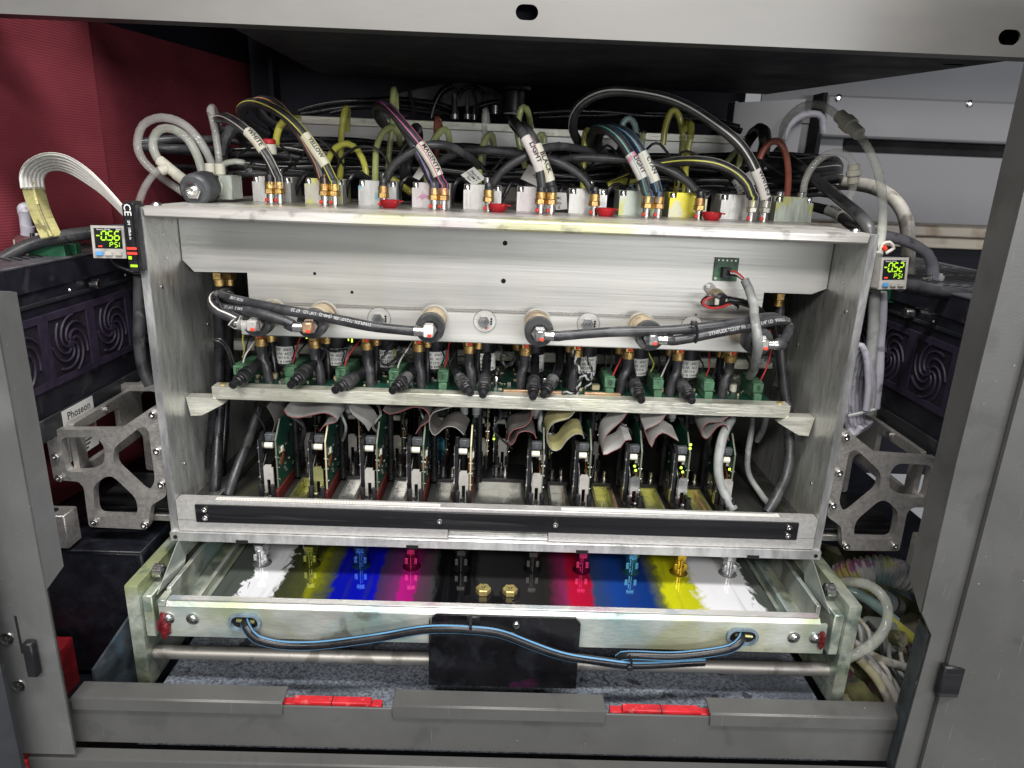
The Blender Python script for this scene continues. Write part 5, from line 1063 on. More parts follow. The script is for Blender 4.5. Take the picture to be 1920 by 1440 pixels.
# ================================================================== print heads
def head_parts(t, rng, front=True, tint=None):
    """local: x across, y into the carriage, z up from the floor"""
    H = .012 if front else 0
    bd = part('circuit_board', MB().prism([(0, .020), (0, .072+H*.4), (.018, .090+H*.4), (.085, .090+H*.4), (.085, .020)], .0014, lambda a, b, h: (h, a, b)), 'pcb', t, local=True)
    part('board_edge', MB().prism([(-.0004, .020), (-.0004, .0722+H*.4), (.018, .0906+H*.4), (.018, .0900+H*.4), (.0, .0715+H*.4), (.0, .020)], .0016, lambda a, b, h: (h-.0001, a, b)), 'pcb_edge', bd, local=True)
    mb, mb2 = MB(), MB()
    for k in range(46):
        y = rng.uniform(.004, .08); z = rng.uniform(.026, .078); w = rng.choice((.0012, .002, .003)); s = rng.choice((-1, 1))
        (mb if k % 3 else mb2).bx(.0014 if s > 0 else -.0002, .0026 if s > 0 else -.0012, y, y+w, z, z+w*.7)
    part('solder_points', mb, 'solder', bd, local=True, kind='stuff'); part('tan_components', mb2, 'component_tan', bd, local=True, kind='stuff')
    for s in (0, 1):
        x = .0015 if s else -.0016
        for y, z in ((.020, .045), (.034, .060), (.05, .04)):
            part('chip', MB().bx(x, x+.0016*(1 if s else 1)-.0002, y, y+.010, z, z+.010), 'chip', bd, local=True)
        part('relay', MB().bx(.0015 if s else -.0035, .0035 if s else -.0001, .012, .018, .058, .064, .0003), 'ivory', bd, local=True)
        part('flex_tail', MB().prism([(.008, .044), (.012, .044), (.022, .052), (.022, .058), (.014, .052), (.008, .050)], .0006, lambda a, b, h: ((.0018+h) if s else (-.0018-h), a, b)), 'copper_flex', bd, local=True)
    part('mounting_plate', MB().prism([(-.004, .018), (-.004, .078), (.006, .084), (.010, .084), (.010, .018)], .0036, lambda a, b, h: (-.0165+h, a, b)), 'black_anod', t, local=True)
    part('plate_edge', MB().bx(-.0172, -.0167, -.0045, .003, .018, .078), 'steel', t, local=True)
    part('ribbon_socket', MB().bx(-.0125, -.0010, .004, .011, .0735, .0820, .0008).bx(-.0095, -.0045, .0025, .0039, .0755, .0795, .0004), 'dial_grey', t, local=True)
    part('capacitor', MB().cyl((-.0128, .004, .0690), (-.0035, .004, .0690), .0034, 12, ch=.0004), 'ivory', t, local=True)
    part('clamp', MB().prism([(-.0110, .004), (-.0008, .004), (-.0008, .048), (-.0026, .048), (-.0026, .051), (-.0095, .051), (-.0110, .049)], .0022, lambda a, b, h: (a, -.0095+h, b), [[(-.0080, .014), (-.0042, .014), (-.0042, .034), (-.0080, .034)]]), 'case_grey' if tint is None else tint, t, local=True)
    part('clamp_side', MB().prism([(-.0072, .004), (-.0072, .051), (.012, .064), (.012, .060), (-.002, .045), (-.002, .004)], .0006, lambda a, b, h: (-.0112-h, a, b)), 'steel', t, local=True)
    part('ink_feed', MB().cyl((.0075, .050, .020), (.0075, .050, .112), .0034, 12).cyl((.0075, .050, .012), (.0075, .050, .0198), .0045, 12), 'hose_dark', t, local=True)
    part('black_column', MB().bx(-.0135, -.0085, .064, .080, .006, .088, .0008), 'black_plastic', t, local=True)
    for z in (.034, .052, .068): part('clip', MB().bx(-.0180, -.0163, -.0052, -.0042, z, z+.0016), 'steel', t, local=True)
    part('bright_shim', MB().bx(-.0134, -.0129, -.003, .05, .006, .040), 'steel', t, local=True)
    part('lower_foot', MB().bx(-.0120, -.0004, -.0130, -.0100, .0, .0125, .0005), 'solder', t, local=True)
    part('red_seal', MB().bx(-.0006, .0024, -.006, .085, .002, .0195, .0004), 'head_seal', t, local=True)
    for z in (.030, .044, .056): part('board_screw', MB().cyl((.0015, .002, z), (.0028, .002, z), .0011, 8).cyl((-.0002, .002, z), (-.0013, .002, z), .0011, 8), 'steel', t, local=True)
    for x in (-.0125, .0): part('black_stud', MB().cyl((x, -.016, .0), (x, -.016, .024), .0025, 10).cyl((x, -.016, .0242), (x, -.016, .0305), .0029, 10), 'black_plastic', t, local=True)
    part('steel_post', MB().cyl((-.0068, -.018, 0), (-.0068, -.018, .0185), .0034, 12, ch=.0004).cyl((-.0068, -.018, .0187), (-.0068, -.018, .0235), .0024, 10), 'steel', t, local=True)
HX = [-.247, -.193, -.137, -.086, -.034, .046, .098, .154, .207, .257]
RX = [-.231, -.177, -.122, -.069, -.018, .008, .062, .121, .175, .228]
rng = random.Random(3)
proto = None; protor = None
for k, x in enumerate(HX):
    for front in (True, False):
        lab = 'upright print head with circuit board and clamp, %s from left in the %s row' % (ORD[k], 'front' if front else 'rear')
        loc = (x, .040, .0245) if front else (RX[k], .140, .0245)
        src = proto if front else protor
        if src is None:
            t = thing('inkjet_module', lab, 'print head', loc, 'upright print heads in two rows'); head_parts(t, rng, front)
            if front: proto = t
            else: protor = t
        else:
            t = copy_tree(src); t.location = loc; tag(t, lab, 'print head')
        t.rotation_euler = (0, 0, rng.uniform(-.015, .015))
        tint = {(1, True): 'pocket_yellow', (3, False): 'coat_cyan', (2, False): 'solder', (8, True): 'steel', (6, False): 'pocket_yellow', (7, True): 'steel'}.get((k, front))
        for ch in t.children:
            if tint and ch.name.split('.')[0] == 'clamp':
                ch.material_slots[0].link = 'OBJECT'; ch.material_slots[0].material = MATS[tint]
            if k < 5 and ch.name.split('.')[0] == 'circuit_board':
                for g_ in ch.children:
                    if g_.name.split('.')[0] == 'board_edge': g_.material_slots[0].link = 'OBJECT'; g_.material_slots[0].material = MATS['component_tan' if k in (1, 4) else 'pcb_edge_dull']
for u, v in ((1190, 874), (1192, 882), (1277, 876), (1280, 884), (1295, 833), (1294, 841), (1367, 880), (926, 822), (925, 829), (1050, 827), (1049, 834)):
    pass
ld = thing('head_diodes', 'tiny lit green diodes on the right print head boards', 'diodes', (.2, .04, .07))
for u, v in ((1190, 874), (1192, 882), (1277, 877), (1280, 885), (1295, 834), (1294, 841), (1368, 880), (926, 823), (1050, 827)):
    part('diode', MB().box(at(u, v, .036 if u > 1100 else .128), (.0026, .0016, .0026), .0005), 'led_green', ld)
# floor pockets between heads
def pocket(label, x0, x1, y0, y1, z, mat, dp=.011):
    t = thing('floor_pocket', label, 'pocket', ((x0+x1)/2, (y0+y1)/2, .0245), 'milled metal pockets between the print heads')
    w = .003
    fr_ = MB().prism([(x0, y0), (x1, y0), (x1, y1), (x0, y1)], dp, lambda a, b, h: (a, b, .0246+h), [[(x0+w, y0+w), (x1-w, y0+w), (x1-w, y1-w), (x0+w, y1-w)]])
    part('rim', fr_, mat, t); part('bottom', MB().bx(x0+w, x1-w, y0+w, y1-w, .0246, .0252), mat, t)
    part('shoulder', MB().bx(x0-.0085, x0-.0004, y0, y1, .0246, .0246+dp*.8, .0005), 'base_steel', t)
    part('dark_shelf', MB().bx(x0-.003, x1+.003, y1+.0005, y1+.045, .0246, .0390, .0006), 'black_anod', t)
    for xx in ((x0+x1)/2-.005, (x0+x1)/2+.006): part('shelf_stud', MB().cyl((xx, y1+.008, .0391), (xx, y1+.008, .052), .0026, 10, ch=.0004).cyl((xx, y1+.008, .0391), (xx, y1+.008, .0425), .0040, 12), 'steel_dark' if xx < (x0+x1)/2 else 'steel', t)
    part('front_tab', MB().bx(x0-.0055, x0+.0015, y0-.012, y0-.006, .0246, .0350, .0004), 'solder' if mat != 'pocket_yellow' else 'pocket_yellow', t)
PM = ['pocket_yellow', 'pocket_pale', 'pocket_pale', 'pocket_steel', None, 'pocket_steel', 'pocket_yellow', 'pocket_yellow', 'pocket_yellow']
PL = ['yellow ink stained', 'pale polished', 'pale pink smeared', 'grey worn', '', 'grey pink smeared', 'yellow tinted', 'second yellow tinted', 'third yellow tinted']
for k in range(9):
    if k == 4:
        pocket('wide dark stained steel pocket in the middle of the floor', -.028, .028, .036, .094, .03, 'pocket_steel'); continue
    if k < 4: pocket(PL[k]+' metal pocket right of the %s print head' % ORD[k], HX[k]+.013, HX[k]+.033, .036, .088, .03, PM[k])
    else: pocket(PL[k]+' metal pocket right of the %s print head' % ORD[k], HX[k]+.010, HX[k]+.032, .032, .090, .03, PM[k])
for k in range(1, 10):
    if k == 5: continue
    x = HX[k]-.0215; t = thing('copper_bar', 'copper coloured bar on the floor left of the %s print head' % ORD[k], 'bar', (x, .07, .0245), 'copper coloured floor bars')
    part('strip', MB().bx(x-.0022, x+.0030, .032, .125, .0246, .0300, .0005), 'copper_bar', t); part('end_stop', MB().bx(x-.002, x+.003, .024, .0315, .0246, .0330, .0005), 'copper_bar', t)
# ribbon cables folded above the heads
RB = [('ribbon_dark', 'dark ribbon cable at the far left above the first head', [(500, 762), (510, 778), (515, 792), (513, 805), (507, 818)], None),
      ('ribbon_grey', 'grey ribbon cable in a wide flat fold above second head', [(533, 768), (540, 779), (558, 783), (585, 778), (608, 774), (625, 780), (631, 790), (620, 794), (608, 798), (600, 808)], 'edge_rose'),
      ('ribbon_grey', 'grey ribbon cable twisted in a narrow fold above third head', [(655, 762), (660, 775), (672, 786), (684, 796), (691, 808)], None),
      ('ribbon_dark', 'dark ribbon cable folded above the fourth print head', [(718, 768), (730, 776), (752, 771), (775, 763), (795, 766), (805, 778), (803, 790), (788, 800), (780, 813)], 'edge_rose'),
      ('ribbon_dark', 'dark ribbon cable hanging in a deep loop above fifth head', [(860, 760), (835, 766), (812, 774), (805, 790), (808, 808), (816, 816), (828, 806), (840, 799), (856, 802), (870, 815)], 'ribbon_grey'),
      ('ribbon_dark', 'brownish ribbon cable in a double loop above sixth head', [(998, 765), (996, 785), (984, 799), (962, 806), (953, 822), (957, 835), (966, 826), (971, 813), (984, 808), (1000, 812), (1005, 822)], 'edge_rose'),
      ('ribbon_yellow', 'yellow stained ribbon cable in an open loop above seventh head', [(1080, 768), (1066, 784), (1040, 792), (1028, 806), (1026, 828), (1036, 844), (1050, 842), (1062, 826), (1078, 814), (1092, 815), (1095, 822)], 'ribbon_grey'),
      ('ribbon_pale', 'large pale ribbon cable folded sharply above eighth head', [(1178, 770), (1166, 788), (1146, 806), (1134, 822), (1131, 852), (1148, 846), (1164, 838), (1172, 826), (1184, 824)], 'edge_rose'),
      ('ribbon_pale', 'pale ribbon cable with yellow stain above ninth head', [(1250, 774), (1240, 790), (1222, 800), (1210, 806), (1214, 822), (1222, 838), (1228, 822), (1242, 811), (1258, 818), (1272, 827)], 'edge_rose'),
      ('ribbon_grey', 'grey ribbon cable wrapped with tape above tenth head', [(1368, 778), (1352, 790), (1328, 792), (1318, 802), (1316, 816), (1326, 822), (1338, 808), (1348, 798), (1362, 798), (1366, 826)], 'edge_rose')]
for k, (mt_, lab, pts, ed) in enumerate(RB):
    s = -.006 if k < 5 else .006
    ribbon('ribbon_cable', lab, pts, (.005 if k < 5 else -.002, .026, .008), mt_, ed, cores=6, group='folded ribbon cables above the print heads', Y=.050)
for k in range(12):
    u = 480+k*76; v = 770+(u-960)*.022
    pts = [(u, v-6, .09), (u+random.uniform(-14, 14), v+14, .075), (u+random.uniform(-22, 22), v+34, .07), (u+random.uniform(-10, 30), v+52, .08), (u+random.uniform(-5, 25), v+72, .095)]
    hose('bay_wire', 'thin dark wire hanging among the print head boards, %s from left' % ORD[k], 'wire', px(pts, .08), random.choice((.0012, .0016, .0024)), random.choice(('hose', 'hose_dark', 'hose_grey')), group='thin wires hanging in the head bay', n=6)
# grey plugs peeking under the control board
for k, u in enumerate((520, 560, 655, 870, 893, 988, 1005, 1145, 1230, 1260)):
    c = at(u, 772+(u-960)*.02, .085); t = thing('board_plug', 'small grey plug under the control board, %s from left' % ORD[k], 'plug', c, 'grey plugs under the control board')
    part('body', MB().cyl(c+Vector((0, 0, .012)), c-Vector((0, 0, .004)), .0048, 12, ch=.0006), 'hose_grey', t); part('nut', MB().hexa(c-Vector((0, 0, .0042)), c-Vector((0, 0, .007)), .0044), 'steel_dark', t)
# ================================================================== ink tray
ty = thing('ink_tray', 'long aluminium ink tray with coloured ink puddles below the carriage', 'tray', (0, .05, -.145))
for s in (-1, 1):
    sp = part('side_plate', MB().prism(rnd([(-.062, -.140), (.30, -.140), (.30, -.018), (-.062, -.018)], .002, 2), .013, lambda a, b, h: (s*(.358+h), a, b)), 'alu_tray_side', ty)
    part('inner_step', MB().bx(s*.3475, s*.3578, -.058, .28, -.080, -.032, .001), 'alu_tray_side', ty)
    part('channel_wall', MB().bx(s*.334, s*.3385, -.045, .28, -.075, -.030, .0006), 'alu_tray', ty)
    part('channel_floor', MB().bx(s*.298, s*.3338, -.045, .28, -.062, -.058), 'alu_tray_side', ty)
    part('channel_rib', MB().bx(s*.312, s*.316, -.045, .28, -.058, -.049, .0005), 'alu_tray', ty)
    part('channel_seal', MB().bx(s*.300, s*.3035, -.045, .28, -.058, -.052, .0005), 'black_dusty', ty)
    r_ = part('roller', MB().lathe([(.006, 0), (.0072, .001), (.0072, .009), (.0060, .010)], (s*.357, -.030, -.020), (-s, 0, 0), 20), 'steel', ty)
    part('roller_cap', MB().cyl((s*.3469, -.030, -.020), (s*.3450, -.030, -.020), .004, 14), 'black_plastic', r_)
    gd = part('guard_film', MB().prism([(0, 0), (.052, .0), (.07, .034), (.045, .034)], .0008, lambda a, b, h: (s*(.3445+h)-s*a*.08, -.052+a, -.034+b)), 'plexi', ty, label='stained clear plastic corner film')
    bl = MB(); rb_ = random.Random(5+s); r_0 = bmesh.ops.create_icosphere(bl.b, subdivisions=3, radius=1.0)
    for v in r_0['verts']:
        d_ = 1+.14*math.sin(v.co.x*5+s)*math.cos(v.co.z*5)+.10*math.sin(v.co.z*9+v.co.y*6)+rb_.uniform(-.05, .05)
        v.co = Vector((v.co.x*.0062*d_*(1 if s < 0 else .5), v.co.y*.0045*d_, v.co.z*.0150*d_*(1 if s < 0 else .7)))+Vector((s*.335, -.0640, -.062 if s < 0 else -.058))
    part('resin_blob', bl, 'rust_blob', ty, label='dark red lump of dried ink on the %s rail end' % ('left' if s < 0 else 'right'))
fr = part('front_rail', MB().bx(-.340, .340, -.0620, -.0580, -.0760, -.0410, .0006).prism([(-.0620, -.0405), (-.0590, -.0358), (-.0520, -.0350), (-.0520, -.0370), (-.0580, -.0378), (-.0585, -.0405)], .664, lambda a, b, h: (-.332+h, a, b)), 'alu_tray', ty)
part('rail_lip', MB().bx(-.330, .330, -.0600, -.0520, -.0349, -.0335, .0005), 'alu_trayrail', fr)
part('rail_notch', MB().bx(-.340, -.3325, -.0625, -.045, -.0405, -.0335, .0005), 'alu_tray_side', fr)
for x in (-.331, -.3065, .3065, .329):
    sc = part('pan_screw', MB().lathe([(.0064, 0), (.0064, .0008), (.0048, .0010), (.0044, .0026), (.0025, .0040)], (x, -.0622, -.0540 if x < 0 else -.0565), (0, -1, 0), 20), 'steel', fr)
    z_ = -.0540 if x < 0 else -.0565
    part('cross_recess', MB().box((x, -.0662, z_), (.0042, .0012, .0010)).box((x, -.0664, z_), (.0010, .0012, .0042)), 'steel_dark', sc)
for u, v in ((460, 1165), (1391, 1192)):
    c = at(u, v, -.0622); lp = slot_loop(c.x, c.z, .0135, .0072)
    gm = part('slot_grommet', MB().prism(slot_loop(c.x, c.z, .0165, .0098), .0035, lambda a, b, h: (a, -.0656+h, b), [lp]), 'epoxy', fr)
    part('slot_hole', MB().prism(slot_loop(c.x, c.z, .0136, .0073), .0004, lambda a, b, h: (a, -.0626+h, b)), 'hole', gm)
    part('wire_end', MB().cyl(c+Vector((-.008, -.001, .002)), c+Vector((.010, -.001, .0005)), .0022, 8), 'pocket_yellow', gm)
part('guide_rod', MB().cyl((-.358, -.045, -.1085), (.358, -.045, -.1085), .0070, 20), 'rod_steel', ty)
# ink surface: one sheet wet with pools of ink, colours side by side
def ink_material():
    mt = bpy.data.materials.new('ink_pools'); mt.use_nodes = True; nt = mt.node_tree; N = nt.nodes; L = nt.links; b = N['Principled BSDF']
    tc = N.new('ShaderNodeTexCoord'); sx = N.new('ShaderNodeSeparateXYZ'); L.new(tc.outputs['Object'], sx.inputs[0])
    mp = N.new('ShaderNodeMapping'); mp.inputs['Scale'].default_value = (1, .55, 1); L.new(tc.outputs['Object'], mp.inputs[0])
    n = N.new('ShaderNodeTexNoise'); n.inputs['Scale'].default_value = 95; n.inputs['Detail'].default_value = 3; n.inputs['Distortion'].default_value = .8; L.new(mp.outputs[0], n.inputs['Vector'])
    ma = N.new('ShaderNodeMath'); ma.operation = 'MULTIPLY_ADD'; ma.inputs[1].default_value = .030; ma.inputs[2].default_value = -.015; L.new(n.outputs['Fac'], ma.inputs[0])
    # a touch of fan-out with depth keeps the pools under their nozzles
    ab = N.new('ShaderNodeMath'); ab.operation = 'ABSOLUTE'; L.new(sx.outputs['X'], ab.inputs[0])
    am = N.new('ShaderNodeMapRange'); am.inputs[1].default_value = .17; am.inputs[2].default_value = .215; am.inputs[3].default_value = .38; am.inputs[4].default_value = 1.15; L.new(ab.outputs[0], am.inputs[0])
    mu = N.new('ShaderNodeMath'); mu.operation = 'MULTIPLY'; L.new(ma.outputs[0], mu.inputs[0]); L.new(am.outputs[0], mu.inputs[1])
    ad = N.new('ShaderNodeMath'); ad.operation = 'ADD'; L.new(sx.outputs['X'], ad.inputs[0]); L.new(mu.outputs[0], ad.inputs[1])
    mr = N.new('ShaderNodeMapRange'); mr.inputs[1].default_value = -.3; mr.inputs[2].default_value = .3; L.new(ad.outputs[0], mr.inputs[0])
    rp = N.new('ShaderNodeValToRGB'); rp.color_ramp.interpolation = 'LINEAR'
    bare = (.07, .08, .07)
    stops = [(447, bare, 1), (449, (.74, .74, .76), 0), (512, (.74, .74, .76), 1), (516, (.035, .04, .02), 0), (566, (.06, .065, .02), 0), (580, (.20, .21, .008), 0), (594, (.10, .11, .015), 0), (616, (.035, .045, .06), 1), (622, (.003, .006, .30), 0), (700, (.003, .005, .36), 1),
             (705, (.045, .025, .09), 0), (742, (.15, .025, .11), 1), (746, (.38, .01, .18), 0), (776, (.30, .01, .14), 1), (779, (.10, .03, .07), 0), (810, (.04, .04, .042), 1), (814, (.004, .004, .005), 0), (885, (.005, .005, .006), 1), (897, (.028, .028, .030), 0), (1030, (.018, .016, .016), 0),
             (1062, (.20, .02, .08), 0), (1074, (.42, .007, .035), 0), (1110, (.36, .006, .03), 1), (1115, (.03, .05, .12), 0), (1160, (.008, .045, .24), 0), (1222, (.006, .03, .16), 0), (1244, (.12, .13, .03), 0), (1256, (.52, .52, .01), 0), (1308, (.45, .46, .01), 1), (1324, (.74, .74, .76), 0), (1418, (.74, .74, .76), 1), (1421, bare, 0)]
    els = rp.color_ramp.elements
    while len(els) > 1: els.remove(els[-1])
    first = True
    for u, c, _ in stops:
        x = atz(u, 1118+(u-960)*.02, -.046).x; p_ = (x+.3)/.6
        e = els[0] if first else els.new(p_); e.position = p_; e.color = (*c, 1); first = False
    L.new(mr.outputs[0], rp.inputs[0])
    # thin film: pools run out to bare dark metal in streaks that run down the tray
    m3 = N.new('ShaderNodeMapping'); m3.inputs['Scale'].default_value = (1, .08, 1); L.new(tc.outputs['Object'], m3.inputs[0])
    n3 = N.new('ShaderNodeTexNoise'); n3.inputs['Scale'].default_value = 70; n3.inputs['Detail'].default_value = 5; n3.inputs['Distortion'].default_value = 1.2; L.new(m3.outputs[0], n3.inputs['Vector'])
    f3 = N.new('ShaderNodeMapRange'); f3.inputs[1].default_value = .53; f3.inputs[2].default_value = .66; f3.inputs[4].default_value = .28; L.new(n3.outputs['Fac'], f3.inputs[0])
    mx = N.new('ShaderNodeMix'); mx.data_type = 'RGBA'; mx.inputs[7].default_value = (.03, .03, .028, 1); L.new(f3.outputs[0], mx.inputs[0]); L.new(rp.outputs[0], mx.inputs[6]); L.new(mx.outputs[2], b.inputs['Base Color'])
    b.inputs['Roughness'].default_value = .045; b.inputs['Specular IOR Level'].default_value = .55; b.inputs['Coat Weight'].default_value = .4; b.inputs['Coat Roughness'].default_value = .03
    n2 = N.new('ShaderNodeTexNoise'); n2.inputs['Scale'].default_value = 38; n2.inputs['Detail'].default_value = 2; L.new(tc.outputs['Object'], n2.inputs['Vector'])
    bp_ = N.new('ShaderNodeBump'); bp_.inputs['Strength'].default_value = .10; bp_.inputs['Distance'].default_value = .002; L.new(n2.outputs['Fac'], bp_.inputs['Height']); L.new(bp_.outputs[0], b.inputs['Normal'])
    MATS['ink_pools'] = mt
    return mt
ink_material()
part('ink_sheet', MB().grid([[(-.2975+.595*i/24, y, -.046) for i in range(25)] for y in (-.0515, .0, .06, .12, .18)]), 'ink_pools', ty, label='wet sheet with white, yellow, blue, magenta and black ink pools')
part('tray_floor', MB().bx(-.2976, .2976, -.0575, .28, -.075, -.062), 'black_dusty', ty)
NZ = [(492, 'coat_white', 'white'), (584, 'coat_olive', 'olive'), (678, 'coat_blue', 'blue'), (772, 'coat_magenta', 'magenta'), (865, 'coat_black', 'black'), (998, 'coat_black', 'grey'), (1090, 'coat_magenta', 'red'), (1182, 'coat_cyan', 'cyan'), (1272, 'coat_yellow', 'yellow'), (1364, 'coat_white', 'milky white')]
for k, (u, mt_, w) in enumerate(NZ):
    c = atz(u, 1066+(u-960)*.022, -.0458); t = thing('drain_fitting', 'small metal drain fitting wet with %s ink, %s from left' % (w, ORD[k]), 'fitting', c, 'drain fittings standing in the ink tray')
    part('foot', MB().lathe([(.0105, 0), (.0085, .0012), (.0072, .002)], c, (0, 0, 1), 24), mt_, t)
    part('barrel', MB().lathe([(.0068, .002), (.0068, .0085), (.0058, .009), (.0058, .0120), (.0068, .0125), (.0068, .0185), (.0060, .019)], c, (0, 0, 1), 22), mt_, t)
    part('hex_top', MB().hexa(c+Vector((0, 0, .0192)), c+Vector((0, 0, .0262)), .0086), mt_, t)
    part('front_pin', MB().cyl(c+Vector((0, -.0075, .001)), c+Vector((0, -.0075, .020)), .0016, 10), mt_, t)
    for s in (-1, 1): part('side_lug', MB().box(c+Vector((s*.0052, -.0052, .0105)), (.0042, .0024, .0085), .0005), mt_, t)
for u in (906, 956):
    c = atz(u, 1114+(u-906)*.03, -.0458); t = thing('hex_bolt', 'gold zinc hex bolt on washer in the tray, %s one' % ('left' if u < 930 else 'right'), 'bolt', c, 'gold bolts in the ink tray')
    part('washer', MB().cyl(c, c+Vector((0, 0, .0016)), .0112, 24, ch=.0004), 'black_anod', t)
    part('head', MB().hexa(c+Vector((0, 0, .0017)), c+Vector((0, 0, .0085)), .0082), 'gold_zinc', t)
    part('head_mark', text_mesh('8.8', .0034, lambda x, y: c+Vector((x, y, .0087))), 'steel_dark', t)
part('clamp_bracket', MB().prism(rnd([(-.030, -.0510), (.034, -.0510), (.026, -.022), (-.022, -.022)], .006), .0016, lambda a, b, h: (a-.012, b, -.0457+h)), 'black_stained', ty)
# black cover plate with cable on the front rail
pt = thing('cover_plate', 'black stained cover plate screwed to the front of the ink tray', 'plate', (.008, -.068, -.12))
part('plate', MB().prism([(-.0675, -.1210), (.0855, -.1210), (.0855, -.0425), (.0805, -.0365), (-.0600, -.0365), (-.0645, -.0400)], .0030, lambda a, b, h: (a, -.0695+h, b)), 'black_stained', pt)
part('side_lip', MB().bx(-.0675, -.0665, -.0664, -.050, -.121, -.045), 'black_plastic', pt)
part('button_screw', MB().lathe([(.0042, 0), (.0040, .0014), (.0026, .0028), (.0012, .0026)], at(968, 1172, -.0696), (0, -1, 0), 16), 'steel', pt)
c = at(888, 1166, -.072); cm = part('cable_mount', MB().box(c, (.013, .004, .014), .0008).box(c+Vector((-.003, -.003, .003)), (.0045, .004, .004), .0005), 'black_plastic', pt)
part('mount_tie', MB().tube(smooth(px([(883, 1158, -.075), (882, 1172, -.084), (883, 1184, -.082), (884, 1195, -.074)], -.08)), .0016, 6), 'black_plastic', pt)
BL = [(-.9, .0016, 'stripe_blue'), (.9, .0016, 'stripe_blue')]
hose('tray_cable', 'black cable with blue stripe sagging across the tray front', 'cable', px([(460, 1163, -.060), (464, 1178, -.074), (480, 1196, -.076), (515, 1207, -.076), (560, 1210, -.076), (630, 1206, -.076), (720, 1192, -.076), (800, 1180, -.078), (870, 1178, -.080), (930, 1185, -.080), (990, 1207, -.080), (1060, 1228, -.080), (1130, 1241, -.079), (1180, 1246, -.076), (1240, 1244, -.072), (1320, 1240, -.066)], -.076), .0046, 'hose_dark', BL)
hose('tray_cable', 'short black cable with blue stripe from the right grommet', 'cable', px([(1390, 1190, -.060), (1386, 1203, -.074), (1370, 1215, -.076), (1335, 1224, -.076), (1270, 1229, -.076), (1200, 1229, -.076), (1168, 1230, -.074), (1165, 1236, -.070), (1190, 1240, -.066)], -.076), .0046, 'hose_dark', BL)
t = thing('cable_tie', 'black cable tie knotting the two tray cables', 'cable tie', at(1182, 1250, -.08)); part('band', MB().tube(smooth(px([(1180, 1228, -.081), (1184, 1240, -.083), (1183, 1250, -.081)], -.08)), .0014, 6), 'black_plastic', t); part('head', MB().box(at(1181, 1252, -.081), (.006, .005, .006), .001), 'black_plastic', t)

# ================================================================== cavities beside the tray
t = thing('purge_box', 'dark metal box under the left cast bracket', 'box', (-.44, .05, -.16))
part('case', MB().bx(-.56, -.378, -.012, .26, -.165, -.012, .002), 'cavity', t); part('lid', MB().bx(-.562, -.377, -.014, .262, -.0115, -.009, .001), 'cavity', t)
for lab, pts, r, m_ in [('translucent grey hose looping beside the right tray plate', [(1560, 1095, .05), (1600, 1090, .03), (1635, 1100, .015), (1660, 1125, .0), (1666, 1155, -.01), (1655, 1185, -.02), (1630, 1210, -.03), (1600, 1228, -.035), (1570, 1245, -.03)], .0058, 'clear_grey'),
                        ('dirty white hose low right, upper of the tangle', [(1600, 1205, .0), (1630, 1225, -.005), (1660, 1240, -.01), (1700, 1252, -.01)], .0050, 'cable_white'),
                        ('dirty white hose low right, running down beside post', [(1610, 1235, -.02), (1640, 1268, -.03), (1660, 1300, -.04), (1672, 1335, -.05)], .0048, 'cable_white'),
                        ('dirty white hose low right, second running down', [(1625, 1240, -.015), (1655, 1270, -.025), (1675, 1302, -.035), (1688, 1335, -.045)], .0048, 'cable_white'),
                        ('dirty white hose low right, third running down', [(1645, 1250, -.01), (1672, 1278, -.02), (1692, 1310, -.03), (1700, 1335, -.04)], .0048, 'cable_white'),
                        ('brown stained hose low right behind the white tangle', [(1605, 1228, .02), (1640, 1245, .01), (1700, 1262, .0)], .0050, 'hose_grey'),
                        ('teal stained tube slanting behind the hose loop', [(1590, 1105, .06), (1620, 1120, .05), (1650, 1142, .045), (1680, 1165, .04)], .006, 'clear_teal'),
                        ('yellow stained tube slanting to the right post', [(1660, 1155, .04), (1690, 1180, .03), (1715, 1200, .02)], .006, 'clear_yellow')]:
    hose('waste_hose', lab, 'hose', px(pts, 0), r, m_, group='waste hoses low on the right')
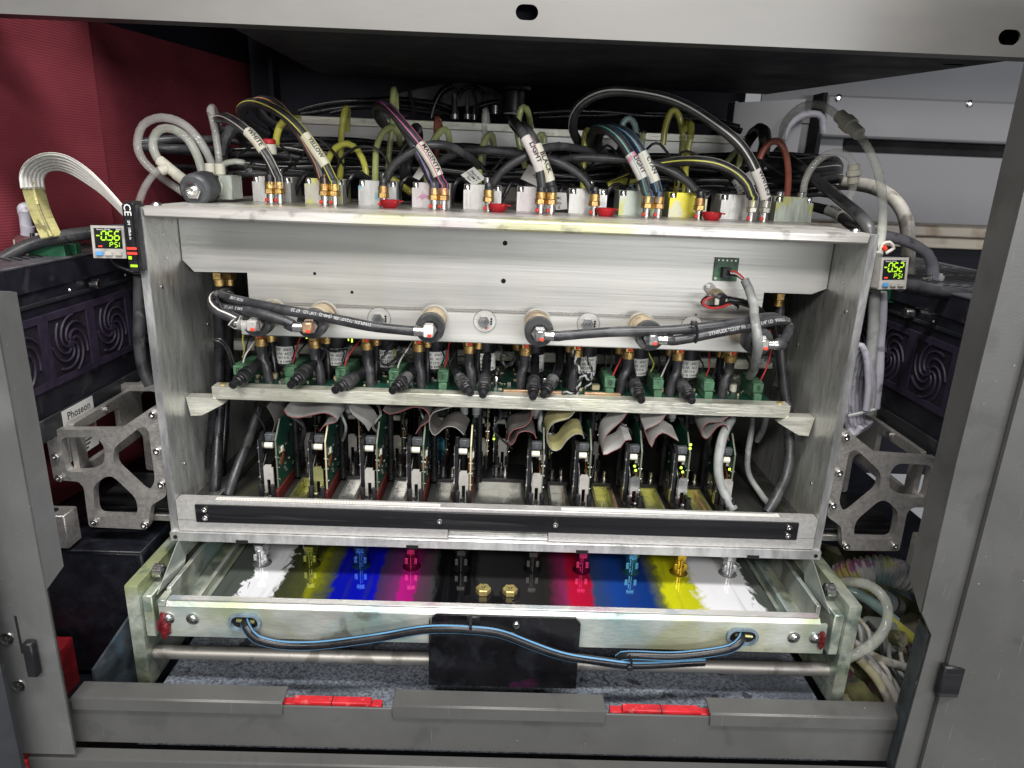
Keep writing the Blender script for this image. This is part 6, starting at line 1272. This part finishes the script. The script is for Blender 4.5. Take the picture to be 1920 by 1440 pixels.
for k in range(6):
    x_ = 1590+k*18; pts = [(x_, 1150+k*8, .03), (x_+22, 1178+k*7, .02), (x_+30+random.uniform(-10, 10), 1215+k*8, .0), (x_+55, 1250+k*8, -.02), (x_+70, 1290+k*6, -.03)]
    hose('waste_cable', 'thin grimy cable in the lower right tangle, %s from left' % ORD[k], 'cable', px(pts, 0), .0026, ('hose_grey', 'cable_white', 'hose')[k % 3], group='thin cables low on the right')
cp = smooth(px([(1575, 1085, .10), (1610, 1072, .09), (1650, 1068, .085), (1690, 1078, .08), (1730, 1092, .08)], .09), .0007); LC = sum((b-a).length for a, b in zip(cp, cp[1:]))
t = thing('corrugated_hose', 'pale corrugated hose stained magenta and yellow on the right', 'hose', cp[0]); nn = len(cp)
part('tube', MB().tube(cp, .016, 18, rad=lambda s: .0165+.0020*math.sin(s*LC/.0062*6.283)), 'corrugated', t); part('end_cuff', MB().cyl(cp[0], cp[0]+(cp[0]-cp[4]).normalized()*.012, .018, 18), 'black_dusty', t)
cp = smooth(px([(1580, 1110, .12), (1620, 1112, .12), (1650, 1122, .11), (1670, 1135, .11)], .09), .0008); nn2 = len(cp)
t = thing('corrugated_hose', 'second corrugated hose lower behind the grey loop', 'hose', cp[0]); part('tube', MB().tube(cp, .012, 16, rad=lambda s: .012+.0016*math.sin(s*11*6.283)), 'corrugated', t); part('end_cuff', MB().cyl(cp[-1], cp[-1]+(cp[-1]-cp[-4]).normalized()*.01, .014, 16), 'black_dusty', t)
g = MB(); rows = []
for j in range(14):
    rows.append([(.375+.018*i, -.09+.03*j, -.150+.018*math.sin(i*1.7+j*.9)*math.cos(j*1.3)) for i in range(12)])
g.grid(rows); o = part('waste_heap', g, 'grime'); tag(o, 'ink crusted heap of waste on the cavity floor at right', 'waste'); o['kind'] = 'stuff'
t = thing('clear_bottle', 'grimy clear plastic bottle lying in the right cavity', 'bottle', at(1650, 1190, .05))
a = at(1625, 1185, .05); b = at(1675, 1195, .02); part('body', MB().cyl(a, b, .02, 18, ch=.004), 'plexi', t); part('neck', MB().cyl(b, b+(b-a).normalized()*.012, .009, 14), 'grime', t)
bad = {k: v for k, v in LABELS.items() if len(v) > 1 and not all(bpy.data.objects[n].get('group') for n in v)}
if bad: print('DUP LABELS', bad)
